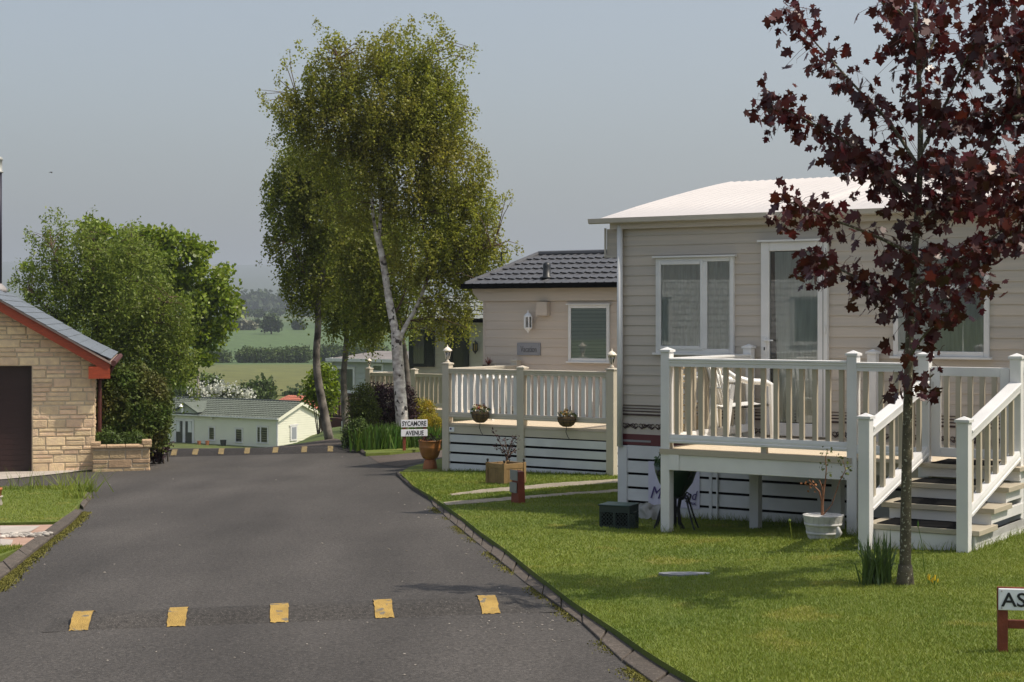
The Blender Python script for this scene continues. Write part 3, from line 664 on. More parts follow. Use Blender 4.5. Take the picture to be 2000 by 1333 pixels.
def rail_panel(parent, p0, p1, zt0, zb0, m, n, bm, zt1=None, zb1=None, bw=.045, pad=0., scallop=0.):
    """top rail, bottom rail and n balusters between two points of the deck plan"""
    zt1 = zt0 if zt1 is None else zt1; zb1 = zb0 if zb1 is None else zb1
    MB().sweep(TOP_RAIL, (p0[0], p0[1], zt0), (p1[0], p1[1], zt1)).build('top_rail', m, parent)
    MB().sweep(BOT_RAIL, (p0[0], p0[1], zb0), (p1[0], p1[1], zb1)).build('bottom_rail', m, parent)
    d = Vector((p1[0]-p0[0], p1[1]-p0[1])); L = d.length; d.normalize(); nx = Vector((-d.y, d.x))
    for i in range(n):
        t = (i+.5)/n; t = pad+(1-2*pad)*t; x = p0[0]+(p1[0]-p0[0])*t; y = p0[1]+(p1[1]-p0[1])*t; a = zb0+(zb1-zb0)*t+.07; b = zt0+(zt1-zt0)*t-.075
        da = d*bw/2; na = nx*.019; mb = MB(); c = Vector((x, y)); k = (zt1-zt0)/L*bw/2; kb = (zb1-zb0)/L*bw/2
        q = [c-da-na, c+da-na, c+da+na, c-da+na]; s = [-1, 1, 1, -1]
        mb.add([(q[j].x, q[j].y, a+kb*s[j]) for j in range(4)]+[(q[j].x, q[j].y, b+k*s[j]) for j in range(4)], [(0,3,2,1),(4,5,6,7),(0,1,5,4),(1,2,6,5),(2,3,7,6),(3,0,4,7)])
        mb.build('baluster', bm, parent)

def tile_roof(name, m, parent, A, B, C, Dp, nu, nv, amp=.02, step=.025):
    """pantiled plane: A-B eave, Dp-C ridge; nu tiles along the eave, nv courses"""
    A, B, C, Dp = map(Vector, (A, B, C, Dp)); nrm = (B-A).cross(Dp-A).normalized()
    if nrm.z < 0: nrm = -nrm
    k = 6; U = nu*k; vs = []; fs = []
    for r in range(nv):
        for e in (0, 1):
            t = (r+e)/nv
            for i in range(U+1):
                u = i/U; p = A.lerp(B, u).lerp(Dp.lerp(C, u), t); ph = 2*math.pi*(u*nu)
                h = amp*(.5+.5*math.sin(ph)+.25*math.sin(2*ph))+step*(1-e)
                q = p+nrm*h
                if e == 0: q -= (Dp-A).normalized()*(.03+.012*math.sin(ph))
                vs.append(q)
        b = r*2*(U+1)
        for i in range(U): fs.append((b+i, b+i+1, b+U+1+i+1, b+U+1+i))
    # little riser faces closing the course fronts
    for r in range(1, nv):
        b = r*2*(U+1); a = (r*2-1)*(U+1)
        for i in range(U): fs.append((a+i, a+i+1, b+i+1, b+i))
    base = len(vs)
    for i in range(U+1):
        u = i/U; vs.append(A.lerp(B, u)-nrm*.01)
    for i in range(U): fs.append((base+i, base+i+1, i+1, i))
    return MB().add(vs, fs).build(name, m, parent)

def lantern_post(name, label, fr, x, y, z, m, group, s=1.):
    """tapered carriage lantern standing on a deck post"""
    t = fthing(name, label, 'lantern', fr, group); w = fr
    c = (x, y, z)
    MB().lathe([(.035*s, 0), (.04*s, .012*s), (.018*s, .03*s), (.018*s, .045*s), (.034*s, .055*s)], c, 12).build('base', m, t, smooth=True)
    fr_ = MB()
    for k in range(6):
        a = k*math.pi/3+.3; fr_.bar((x+.034*s*math.cos(a), y+.034*s*math.sin(a), z+.055*s), (x+.062*s*math.cos(a), y+.062*s*math.sin(a), z+.185*s), .008*s, .008*s)
    fr_.lathe([(.062*s, .18*s), (.068*s, .185*s), (.068*s, .195*s), (.06*s, .196*s)], c, 12); fr_.build('cage', m, t)
    MB().lathe([(.031*s, .056*s), (.058*s, .183*s)], c, 12).build('glass', M_lampglass, t, smooth=True)
    MB().lathe([(.01*s, .06*s), (.012*s, .12*s), (.006*s, .14*s)], c, 8).build('bulb', M_white, t, smooth=True)
    MB().lathe([(.086*s, .195*s), (.088*s, .203*s), (.06*s, .235*s), (.026*s, .262*s), (.012*s, .27*s), (.014*s, .285*s), (.005*s, .30*s), (.004*s, .31*s)], c, 14).build('lid', m, t, smooth=True)
    return t

# ================================================================== MAIN CARAVAN (white roof)
A1 = at(1303, 1035, 16.5)
f1 = Fr(A1.x, A1.y, -.60)
DK = .25; RT = 1.16; YW = 2.0
c1 = fthing('static_caravan', 'greige static caravan with white ribbed roof behind the white deck', 'caravan', f1)
SL = f1.s(1213, YW); SR = 8.6; ZB = f1.z(1216, 848, YW); ZE = f1.z(1216, 437, YW)-.05; ZS = f1.z(1216, 868, YW)
siding('wall', M_siding, c1, SL, SR, ZB, ZE, YW, .115)
ew = MB(); ew.box(SL, SL+.06, YW+.08, YW+4.7, ZS, ZE+.02); ew.box(SR-.06, SR, YW+.08, YW+4.7, ZS, ZE); ew.box(SL, SR, YW+4.62, YW+4.7, ZS, ZE); siding_x(ew, YW, YW+4.7, ZS, ZE, SL, .115, sgn=-1)
ew.build('end_walls', M_siding, c1)
band = MB().box(SL, SR, YW-.012, YW+.02, ZS+.135, ZB+.001); band.build('plain_band', M_siding, c1)
zz = [f1.z(1230, py, YW) for py in (792, 797.5, 803, 809.5)]
st = MB()
for q, h in zip(zz, (.006, .010, .014, .022)): st.box(SL+.01, SR, YW-.016, YW-.010, q-h/2, q+h/2)
st.build('stripes', M_brownband, c1)
MB().box(SL+.005, SR, YW-.016, YW+.02, ZS, ZS+.125).build('base_panel', M_redband, c1)
MB().box(SL+.03, SL+.40, YW-.019, YW-.016, ZS+.035, ZS+.058).build('silver_mark', M_plaque, c1)
zsc = f1.z(1230, 833, YW); scr = MB(); x = SL+.02
while x < SR-.4:                                   # repeated leaf scroll printed along the band
    for sg in (1, -1):
        pts = []
        for i in range(15):
            t = i/14; a = t*4.2; r = .05*(1-t*.75); pts.append((x+.11+sg*(.10*t-.01+0*r*math.sin(a)), YW-.015, zsc+.028*math.sin(a*1.5)*(1-.3*t)))
        scr.tube(pts, .006, 4)
        for q in (.05, .11): 
            pts = [(x+.11+sg*(q*.7+.024*math.cos(b)), YW-.015, zsc+.012+.022*math.sin(b)*(1 if q < .1 else -1)) for b in [j*.7 for j in range(9)]]
            scr.tube(pts, .005, 4)
    x += .215
scr.build('scroll_print', M_brownband, c1)
# corner trim and downpipe
MB().box(SL-.012, SL+.03, YW-.022, YW+.03, ZS, ZE).build('corner_trim', M_siding, c1)
px0 = f1.s(1211.5, YW-.06)
dp = MB().tube([(px0, YW-.07, ZS-.02), (px0, YW-.07, ZE+.02)], .034, 10)
dp.build('downpipe', M_white, c1, smooth=True)
# gutter and fascia
gs0 = f1.s(1151, YW-.16); gz = f1.z(1180, 431, YW-.15)
gp_ = [(-.055, -.055), (.02, -.06), (.05, -.05), (.058, 0), (.05, .0), (.045, -.04), (-.05, -.045)]
MB().sweep([(a, b) for a, b in gp_], (gs0, YW-.14, gz+.02), (SR, YW-.14, gz+.02)).build('gutter', M_gutter, c1)
MB().box(SL-.1, SR, YW-.09, YW-.0125, ZE-.02, gz+.03).build('soffit', M_siding, c1)
# hanging pelmet box at the far end
MB().box(SL-.20, SL-.02, YW+.02, YW+4.6, ZE-.32, ZE-.01).build('pelmet', M_siding, c1)
pl = MB().bar((SL-.21, YW+.0, ZE-.34), (SL-.21, YW+.0, ZE), .02, .02, up=(0, 1, 0)); pl.box(SL-.22, SL-.03, YW-.002, YW+.018, ZE-.345, ZE-.32); pl.build('pelmet_trim', M_gutter, c1)
# ribbed white barrel roof
yr0 = YW-.16; yr1 = YW+2.35; ze = gz+.025; zr = f1.z(1560, 350, yr1)
rl0 = f1.s(1172, yr0); rl1 = f1.s(1430, yr1)
def roof_pt(u, t, side=1):
    a = t*math.pi/2; yy = yr0+(yr1-yr0)*(t*.55+.45*math.sin(a)); z = ze+(zr-ze)*(.45*t+.55*math.sin(a))
    s0 = rl0+(rl1-rl0)*t; x = s0+(SR+.1-s0)*u
    if side < 0: yy = 2*yr1-yy
    return (x, yy, z)
rf = MB(); nu = int((SR-rl0)/.11)*4
for side in (1, -1):
    vs = []; nt = 18
    for j in range(nt+1):
        for i in range(nu+1):
            p = roof_pt(i/nu, j/nt, side); h = (.011 if i % 4 in (0,) else 0.)+(.012 if abs(i-nu*.235) < 1.5 or abs(i-nu*.62) < 1.5 else 0)
            vs.append((p[0], p[1], p[2]+h*min(1, j/4)))
    fs = [(j*(nu+1)+i, j*(nu+1)+i+1, (j+1)*(nu+1)+i+1, (j+1)*(nu+1)+i) for j in range(nt) for i in range(nu)]
    if side < 0: fs = [f[::-1] for f in fs]
    rf.add(vs, fs)
ends = [roof_pt(0, j/18) for j in range(19)]+[roof_pt(0, j/18, -1) for j in range(17, -1, -1)]
rf.add(ends+[(rl0+.02, yr0, ze-.05), (rl0+.02, 2*yr1-yr0, ze-.05)], [tuple(range(len(ends)))+(len(ends)+1, len(ends))])
rf.add([(rl0, yr0, ze-.02), (SR+.1, yr0, ze-.02), (SR+.1, 2*yr1-yr0, ze-.02), (rl0, 2*yr1-yr0, ze-.02)], [(0, 1, 2, 3)])
roof1 = rf.build('roof', M_roofwhite, c1)
seam = MB().tube([Vector(roof_pt(0.235*1.0, j/18))+Vector((0, 0, .012)) for j in range(19)], .014, 5); seam.build('roof_seam', M_roofwhite, roof1)
# windows and door
s0, s1 = f1.s(1284, YW), f1.s(1436, YW); z1 = f1.z(1284, 505, YW); z0 = f1.z(1284, 689, YW)
mu = f1.s(1380, YW)
window(c1, s0, s1, z0, z1, YW-.012, .05, mull=[(mu, .06)], name='window', sash=[(s0+.035, mu-.02)])
s0d, s1d = f1.s(1490, YW), f1.s(1620, YW); zd1 = f1.z(1490, 474, YW); zd0 = DK+.02
d = MB(); fw = .10; y0 = YW-.06
d.box(s0d, s0d+fw, y0, YW, zd0, zd1); d.box(s1d-fw*1.15, s1d, y0, YW, zd0, zd1); d.box(s0d+fw, s1d-fw*1.15, y0, YW, zd1-fw, zd1); d.box(s0d+fw, s1d-fw*1.15, y0, YW, zd0, zd0+.14)
door = d.build('door', M_white, c1, bevel=.008)
ga, gb = s0d+fw, s1d-fw*1.15
MB().quad((ga, y0+.03, zd0+.14), (gb, y0+.03, zd0+.14), (gb, y0+.03, zd1-fw), (ga, y0+.03, zd1-fw)).build('pane', M_glass, door)
MB().box(ga, gb, YW-.014, YW-.011, zd0+.14, zd1-fw).build('backing', M_dark_int, door)
cu = MB(); n = 40; vs = []
for j in range(13):
    t = j/12; z = zd0+.15+(zd1-fw-zd0-.16)*t
    for i in range(n+1):
        q = i/n; sh = .05*(1-t)**1.5; x = ga+.05+sh+(gb-ga-.06-sh)*q; vs.append((x, YW-.022+.004*math.sin(q*34)+.003*math.sin(q*13+2), z))
cu.add(vs, [(j*(n+1)+i, j*(n+1)+i+1, (j+1)*(n+1)+i+1, (j+1)*(n+1)+i) for j in range(12) for i in range(n)]); cu.build('curtain', M_curtain, door, smooth=True)
zh = f1.z(1500, 665, YW)
MB().box(s0d+.03, s0d+.07, y0-.012, y0, zh-.16, zh+.04).bar((s0d+.05, y0-.03, zh), (s0d+.16, y0-.03, zh), .02, .018).bar((s0d+.05, y0, zh), (s0d+.05, y0-.03, zh), .02, .02).build('handle', M_white, door, bevel=.003)
MB().box(s0d+.043, s0d+.057, y0-.016, y0-.011, zh-.11, zh-.075).build('keyhole', M_signblack, door)
for q in (.15, .55, .93):
    z = zd0+(zd1-zd0)*q; MB().box(s1d-.035, s1d-.015, y0-.018, y0, z-.05, z+.05).build('hinge', M_white, door)
MB().box(s1d-.052, s1d-.047, y0-.003, y0, zd0+.01, zd1-.01).build('leaf_gap', M_signblack, door)
MB().box(s0d-.03, s1d+.03, y0-.03, YW, zd1, zd1+.022).build('hood', M_white, door)
s0w, s1w = f1.s(1747, YW), f1.s(1934, YW); zt = f1.z(1926, 562, YW)
window(c1, s0w, s1w, z0, z1, YW-.012, .055, mull=[], trans=[(zt, s0w+.05, s1w-.05, .06)], name='window')
# skirting: white boards over a black sheet that paints in the shade of the gaps
zs0 = -1.1; sk = MB(); z = ZS-.005; k = 0
while z > zs0:
    h = .133 if k else .150; sk.box(SL+.10, SR, YW-.03+.0, YW-.012, max(zs0, z-h), z); z -= h+.029; k += 1
sk.build('skirting', M_paint, c1)
MB().box(SL, SR, YW-.008, YW+.05, zs0, ZS-.004).build('skirting_gap_shade', M_black, c1)
MB().box(SL-.02, SL+.10, YW-.045, YW+.06, zs0, ZS-.01).build('corner_board', M_paint, c1, bevel=.004)
MB().box(SL-.012, SL+.02, YW+.06, YW+4.7, zs0, ZS-.005).build('end_skirting', M_paint, c1)
xs = f1.s(1399, YW-.03)
for xb in (f1.s(1388, YW-.03), f1.s(1600, YW-.03), f1.s(1290, YW-.03)): MB().box(xb-.018, xb+.018, YW-.036, YW-.0305, zs0, ZS-.02).build('skirting_batten', M_paint, c1)
MB().tube([(xs+.02, YW-.045, -.9), (xs+.02, YW-.045, ZS-.15)], .012, 6).build('waste_pipe', M_paint, c1)

# ================================================================== WHITE DECK
dk = fthing('raised_deck', 'white raised deck with tan balusters and entrance steps behind the maple', 'deck', f1)
sB = f1.s(1667, 0); sC = f1.s(1807, 0); sD = f1.s(1986, 0)
GZ = -1.15
for s in (0, sB): post(dk, s, 0, GZ, f1.z(1303 if s == 0 else 1667, 678 if s == 0 else 684.5, 0), M_white)
for s, pp in ((sC, (1807, 686)), (sD, (1986, 690))): post(dk, s, 0, GZ, f1.z(pp[0], pp[1], 0), M_white)
post(dk, .02, YW-.10, DK, f1.z(1465, 672, YW-.1), M_white)
sE = f1.s(1705, YW-.10); post(dk, sE, YW-.10, DK, f1.z(1705, 682, YW-.1), M_white)
post(dk, sD+.05, YW-.10, GZ, 1.25, M_white)
zb = f1.z(1311, 865, 0)
rail_panel(dk, (.05, 0), (sB-.05, 0), RT, zb, M_white, 14, M_tan)
rail_panel(dk, (sB+.05, 0), (sC-.05, 0), RT-.01, zb-.02, M_white, 4, M_tan)
rail_panel(dk, (.01, .05), (.01, YW-.15), RT, zb, M_white, 12, M_tan)
rail_panel(dk, (sD+.04, .05), (sD+.04, YW-.15), RT, zb, M_white, 12, M_tan)
# gate between the two step posts
g0, g1 = sC+.06, sD-.06; gt = 1.12; gb_ = f1.z(1830, 896, 0)+.02
gm = MB().box(g0, g0+.085, -.02, .02, gb_, gt).box(g1-.085, g1, -.02, .02, gb_, gt).box(g0+.085, g1-.085, -.018, .018, gt-.085, gt).box(g0+.085, g1-.085, -.018, .018, gb_, gb_+.085)
gate = gm.build('gate', M_white, dk, bevel=.005)
for i in range(5):
    x = g0+.085+(g1-g0-.17)*(i+.5)/5; MB().box(x-.022, x+.022, -.014, .014, gb_+.07, gt-.07).build('baluster', M_tan, gate)
# floor, edge, fascia
fl = MB(); y = -.03; 
while y < YW-.01: fl.box(-.06, sD+.1, y, min(YW-.02, y+.138), DK-.03, DK); y += .143
fl.build('deck_floor', M_deckfloor, dk)
MB().box(-.055, sB, -.062, -.03, DK-.055, DK-.002).build('floor_edge', M_tan, dk)
fz1, fz0 = DK-.058, f1.z(1322, 918, 0)
fa = MB().box(.05, sB-.05, -.045, -.012, fz0, fz1).box(-.045, -.012, .05, YW-.1, fz0, fz1).box(.05, .16, -.06, -.0455, fz0-.0, fz1+.01)
fa.build('fascia', M_white, dk, bevel=.003)
MB().box(-.03, sD+.05, .05, .09, DK-.16, DK-.031).box(-.03, sD+.05, YW-.3, YW-.26, DK-.16, DK-.031).build('joist', M_tan, dk)
xx = f1.s(1494, 0); MB().box(xx-.03, xx+.03, -.03, .01, DK, zb+.01).build('rail_block', M_tan, dk)
MB().box(0, .05, -.03, .01, DK-.01, zb+.01).build('rail_block', M_tan, dk)
for pxx, yy in ((1476, 1.15), (1637, 1.15)):
    s = f1.s(pxx, yy); MB().box(s-.05, s+.05, yy-.05, yy+.05, GZ, DK-.03).build('support_post', M_paint, dk)
# steps, coming forward from the gate
NW = 1.5
tr = [(.14, .62, .115), (.52, 1.04, -.025), (.94, 1.45, -.165)]
ML = sC+.02; MR = sD+.11
for a, b, z in tr:
    t = MB().box(ML-.06, MR, -b, -a, z-.045, z).build('tread', M_tan, dk, bevel=.004)
    MB().box(ML+.05, MR-.20, -b+.015, -a-.05, z, z+.006).build('grip_mat', M_black, t)
    MB().box(ML, MR-.04, -b+.05, -b+.075, z-.145, z-.045).build('riser', M_white, dk)
MB().box(ML, MR-.04, -.16, -.12, DK-.12, DK-.035).build('riser', M_white, dk)
MB().box(ML-.02, MR-.02, -.22, -.03, DK-.034, DK+.001).build('tread', M_tan, dk)
MB().box(ML+.1, MR-.3, -.2, .3, DK+.0015, DK+.008).build('door_mat', M_black, dk)
sd_ = MB()
for (a, b, z) in tr:
    sd_.box(MR-.075, MR-.04, -b+.08, -.03, z-.135, z-.048)
sd_.box(MR-.075, MR-.04, -1.40, -.03, -.28, -.213).box(MR-.076, MR-.04, -1.40, -.03, -.75, -.283)
sd_.build('side_board', M_white, dk, bevel=.003)
MB().box(ML, MR-.04, -1.43, -1.40, -.75, -.215).build('kick_board', M_white, dk)
nz = .77
post(dk, sC+.0, -NW, GZ+.3, nz, M_white, name='newel_post'); post(dk, sD+.0, -NW, GZ+.3, nz, M_white, name='newel_post')
rail_panel(dk, (sC, -NW+.05), (sC, -.05), .655, -.06, M_white, 6, M_tan, zt1=.99, zb1=.30)
rail_panel(dk, (sD, -NW+.05), (sD, -.05), .655, -.06, M_white, 6, M_tan, zt1=.99, zb1=.30)

# ---- things on and under the white deck
def chair(fr, x, y, z, rot, label, group):
    """white moulded armchair: seat, slatted round back, arms running into front legs"""
    t = thing('garden_chair', label, 'chair', fr.w(x, y, z), group); OFF[t.name] = Vector((0, 0, 0)); t.rotation_euler = (0, 0, rot)
    s = MB(); n = 10; vs = []
    for j in range(7):
        for i in range(n+1):
            u = -1+2*i/n; v = j/6; vs.append((u*(.23-.03*v), -.22+.42*v, .42-.03*v-.015*(1-u*u)))
    s.add(vs, [(j*(n+1)+i, j*(n+1)+i+1, (j+1)*(n+1)+i+1, (j+1)*(n+1)+i) for j in range(6) for i in range(n)])
    s.add([(a, b, c-.03) for a, b, c in vs], [(j*(n+1)+i, (j+1)*(n+1)+i, (j+1)*(n+1)+i+1, j*(n+1)+i+1) for j in range(6) for i in range(n)])
    for i in range(n): s.f.append((i, i+77, i+78, i+1))
    s.build('seat', M_chair, t, smooth=True)
    bk = MB()
    arc = [(-.235+.0, .20), (-.225, .235), (.0, .26), (.225, .235), (.235, .20)]
    for i in range(9):
        u = -1+2*i/8; x0 = u*.19; y0 = .21+.05*(1-u*u); bk.bar((x0, y0-.01, .40), (x0*1.12, y0+.10, .80), .036, .012, up=(0, 1, 0))
    bk.tube([(.25*math.sin(a)*1.0, .215+.06*math.cos(a)+.105, .80+.03*math.cos(a)) for a in [(-1.4+2.8*i/12) for i in range(13)]], .026, 8)
    bk.tube([(.235*math.sin(a), .205+.055*math.cos(a)+.04, .58) for a in [(-1.4+2.8*i/12) for i in range(13)]], .014, 6)
    bk.build('backrest', M_chair, t, smooth=True)
    for sg in (-1, 1):
        a = MB().tube([(sg*.25, .29, .77), (sg*.285, .20, .70), (sg*.29, .05, .655), (sg*.285, -.14, .645), (sg*.275, -.215, .615)], [.022, .026, .032, .032, .024], 8); a.build('arm', M_chair, t, smooth=True)
        MB().bar((sg*.275, -.21, .63), (sg*.25, -.25, 0), .06, .045, up=(0, 1, 0)).build('leg', M_chair, t, bevel=.008)
        MB().bar((sg*.215, .20, .62), (sg*.25, .30, 0), .06, .045, up=(0, 1, 0)).build('leg', M_chair, t, bevel=.008)
    return t
chx = f1.s(1440, 1.0)
chair(f1, chx+.02, 1.05, DK+.002, -TH+R(140), 'white plastic garden armchair nearest the door on the white deck', 'white chairs on the deck')
chx = f1.s(1370, 1.35)
chair(f1, chx, 1.35, DK+.002, -TH+R(100), 'white plastic garden armchair at the end rail of the white deck', 'white chairs on the deck')
# folded wooden chair leaning at the end rail
fc = fthing('folding_chair', 'folded wooden chair leaning on the end rail of the white deck', 'chair', f1)
q = f1.s(1335, .8)
mb = MB()
for o_ in (0, .36): mb.bar((q-.05, .62+o_, DK), (q+.0, .62+o_, DK+.80), .03, .04).bar((q+.12, .62+o_, DK), (q-.06, .62+o_, DK+.62), .03, .04)
for k in range(5): mb.bar((q-.03+.004*k, .62, DK+.5+.07*k), (q-.03+.004*k, .98, DK+.5+.07*k), .012, .045, up=(1, 0, 0))
mb.build('frame', mat('honey_wood', (.42, .28, .11), .5, var=.2, vscale=8), fc)
st_ = MB()
for k in range(5): st_.bar((q+.03+.012*k, .63, DK+.12+.07*k), (q+.03+.012*k, .97, DK+.12+.07*k), .012, .05, up=(1, 0, 0))
st_.build('seat', MATS['honey_wood'], fc)
# banner on the skirting
yb = YW-.034; b0, b1 = f1.s(1267, yb), f1.s(1367, yb); zt, zl = f1.z(1267, 901, yb), f1.z(1267, 988, yb)
bn = fthing('banner', 'lilac banner with purple script on the skirting behind the green planter', 'banner', f1)
mb = MB(); vs = []
for i in range(21):
    x = b0+(b1-b0)*i/20; w = .006*math.sin(i*1.1); vs += [(x, yb-.008+w, zl+.004*math.sin(i)), (x, yb-.008+w*.5, zt)]
mb.add(vs, [(2*i, 2*i+2, 2*i+3, 2*i+1) for i in range(20)]); mb.build('cloth', M_banner, bn)
zz = lambda px, py: f1.z(px, py, yb)
W_ = b1-b0
text('M', M_purple, bn, b0+.05*W_, b0+.29*W_, zz(1275, 973), zz(1275, 950), yb-.018, shear=.35)
text('ood', M_purple, bn, b0+.66*W_, b0+.97*W_, zz(1345, 976), zz(1345, 958), yb-.018, shear=.35)
text('ARK', M_purple, bn, b0+.76*W_, b0+.95*W_, zz(1350, 986.5), zz(1350, 981), yb-.018)
# dark green plastic crate
gk = gp(1209, 1031, .06); ck = thing('plastic_crate', 'dark green openwork plastic crate on the lawn beside the skirting corner', 'crate', (gk.x, gk.y, gk.z)); OFF[ck.name] = Vector((0, 0, 0)); ck.rotation_euler = (0, 0, R(-24))
L, Wd, H = .165, .14, .235
mb = MB()
for sx in (-1, 1):
    for sy in (-1, 1): mb.box(sx*L-.018*(sx > 0)-.0, sx*L+.018*(sx < 0), sy*Wd-.018*(sy > 0), sy*Wd+.018*(sy < 0), -.03, H)
for z0, z1 in ((.0, .035), (.17, .195), (H-.045, H)):
    mb.box(-L+.018, L-.018, -Wd, -Wd+.014, z0, z1).box(-L+.018, L-.018, Wd-.014, Wd, z0, z1).box(-L, -L+.014, -Wd+.018, Wd-.018, z0, z1).box(L-.014, L, -Wd+.018, Wd-.018, z0, z1)
mb.box(-.014, .014, -Wd-.003, -Wd+.013, .035, .17)
mb.build('frame', M_cratex, ck)
ms = MB()
for i in range(10):
    x = -L+.03+i*.038
    for zc in (.06, .10, .14):
        ms.bar((x-.018, -Wd+.006, zc-.022), (x+.018, -Wd+.006, zc+.022), .006, .008, up=(0, 1, 0)).bar((x-.018, -Wd+.006, zc+.022), (x+.018, -Wd+.006, zc-.022), .006, .008, up=(0, 1, 0))
for sx in (-1, 1):
    for i in range(7):
        y = -Wd+.03+i*.042
        for zc in (.06, .10, .14): ms.bar((sx*(L-.007), y-.018, zc-.022), (sx*(L-.007), y+.018, zc+.022), .008, .006, up=(1, 0, 0)).bar((sx*(L-.007), y-.018, zc+.022), (sx*(L-.007), y+.018, zc-.022), .008, .006, up=(1, 0, 0))
ms.build('lattice', M_cratex, ck)
MB().box(-L+.016, L-.016, -Wd+.016, Wd-.016, .02, .15).build('lining', M_black, ck)
MB().box(-L-.012, L+.012, -Wd-.012, Wd+.012, H, H+.014).build('lid', mat('teal_plastic', (.007, .028, .026), .4), ck, bevel=.005)
# crumpled grey sheet
gq = f1.w(f1.s(1268, YW-.3), YW-.3); gz_ = G(gq.x, gq.y)+.06
mb = MB(); vs = []; nn = 12
for j in range(nn+1):
    for i in range(nn+1):
        u, v = i/nn, j/nn; h = .19*(1-v)**.7*(1-.35*abs(u-.35))+.03*math.sin(u*17+v*6)*(.4+v); vs.append((gq.x-.18+.36*u+.02*math.sin(v*9), gq.y-.10*v-.05*u+.03*math.sin(u*11), gz_+max(-.01, h)))
mb.add(vs, [(j*(nn+1)+i, j*(nn+1)+i+1, (j+1)*(nn+1)+i+1, (j+1)*(nn+1)+i) for j in range(nn) for i in range(nn)])
tag(mb.build('plastic_sheet', M_sheet, None, smooth=True), 'crumpled grey plastic sheet between crate and white deck post', 'plastic sheet')
# green planter on an iron tripod stand behind the corner post
pw = f1.w(f1.s(1320, .62), .62); pz = G(pw.x, pw.y)+.06
pt = thing('iron_planter', 'green bowl planter on a scrolled black iron stand behind the deck post', 'planter', (pw.x, pw.y, pz))
zt = f1.z(1320, 915, .62)
prof = [(.03, -.34), (.10, -.30), (.22, -.17), (.27, -.06), (.285, 0), (.27, .0), (.2, -.08)]
prof = [(r*.80, z+.02) for r, z in prof]
MB().lathe(prof, (pw.x, pw.y, zt), 20).build('bowl', mat('dark_green_glaze', (.012, .035, .022), .35), pt, smooth=True)
mb = MB(); h0 = zt-.32
for k in range(5):
    a = k*1.256+.3; c_, s_ = math.cos(a), math.sin(a)
    mb.tube([(pw.x+c_*r, pw.y+s_*r, z) for r, z in ((.06, h0+.02), (.035, h0-.1), (.03, pz+.25), (.05, pz+.08), (.10, pz))], .014, 5)
for k in range(4):
    a = k*1.571+.6; c_, s_ = math.cos(a), math.sin(a)
    mb.tube([(pw.x+c_*r, pw.y+s_*r, z) for r, z in ((.20, zt+.0), (.245, zt-.02), (.25, zt-.06), (.215, zt-.06), (.16, zt-.14), (.10, h0), (.16, pz+.35), (.25, pz+.12), (.31, pz))], .010, 5)
    mb.tube([(pw.x+c_*r, pw.y+s_*r, z) for r, z in ((.10, h0), (.15, h0+.06), (.2, h0+.03), (.19, h0-.02), (.16, h0-.01))], .009, 5)
mb.build('stand', M_iron, pt)
n = 420; P = rand_unit(n)*np.array([.21, .21, .10])*RNG.uniform(.6, 1.05, n)[:, None]+np.array([pw.x-.02, pw.y, zt+.07]); P[:, 2] = np.maximum(P[:, 2], zt-.02)
leaves('foliage', P, .05, mat('variegated_leaf', (.03, .075, .03), .4, island=.5, transl=.2), pt, aspect=.8)
k = at(1285, 925, pw.y)
# white tub with a bare sapling
tb = gp(1608, 1052, .06)
tt = thing('half_barrel_tub', 'white wooden half barrel tub with a spindly plant by the deck post', 'tub', (tb.x, tb.y, tb.z))
ppm = F/tb.y; r1, r0, hh = 40/ppm, 30/ppm, 46/ppm
prof = [(r0, 0), (r1, hh), (r1-.02, hh), (r1-.03, hh-.05), (.01, hh-.06)]
mb = MB(); ns = 22
for k in range(ns):
    a0 = 2*math.pi*(k+.03)/ns; a1 = 2*math.pi*(k+.97)/ns
    for (ra, za), (rb, zb2) in zip(prof[:3], prof[1:4]):
        mb.quad((tb.x+ra*math.cos(a0), tb.y+ra*math.sin(a0), tb.z+za), (tb.x+ra*math.cos(a1), tb.y+ra*math.sin(a1), tb.z+za), (tb.x+rb*math.cos(a1), tb.y+rb*math.sin(a1), tb.z+zb2), (tb.x+rb*math.cos(a0), tb.y+rb*math.sin(a0), tb.z+zb2))
mb.lathe([(r0-.006, .0), (r1-.006, hh-.002)], (tb.x, tb.y, tb.z), 22); mb.build('staves', M_tub, tt)
bd = MB()
for z in (.25, .62): r = r0+(r1-r0)*z+.003; bd.lathe([(r, hh*z-.012), (r+.004, hh*z+.012)], (tb.x, tb.y, tb.z), 22)
bd.build('hoop', M_tub, tt, smooth=True)
MB().lathe([(.01, hh-.055), (r1-.025, hh-.05)], (tb.x, tb.y, tb.z), 18).build('soil', M_soil, tt)
od = MB(); qx = at(1631, 1030, tb.y)
od.tube([(qx.x-.02, qx.y-r0-.045, tb.z+.02), (qx.x, qx.y-r0-.05, tb.z+.08), (qx.x-.015, qx.y-r0-.06, tb.z+.13)], [.02, .028, .012], 8); od.build('ornament', M_tub, tt, smooth=True)
sp = thing('sapling', 'spindly rose with bare brown stems growing in the white tub', 'plant', (tb.x, tb.y, tb.z+hh-.06))
tw = MB()
def path(pp, D, rad, n=6): tw.tube([at(x, y, D) for x, y in pp], rad, n)
D = tb.y
path([(1606, 1012), (1606, 985), (1609, 955), (1613, 935)], D, [.016, .014, .011, .008]); path([(1607, 985), (1600, 960), (1585, 945), (1580, 938)], D, [.010, .009, .008, .006]); path([(1608, 970), (1605, 950), (1600, 938)], D, [.009, .008, .006])
path([(1612, 940), (1614, 915), (1612, 895), (1617, 878)], D, [.006, .005, .004, .003], 4); path([(1609, 1005), (1625, 985), (1640, 940), (1652, 918), (1646, 900)], D, [.006, .005, .005, .004, .003], 4)
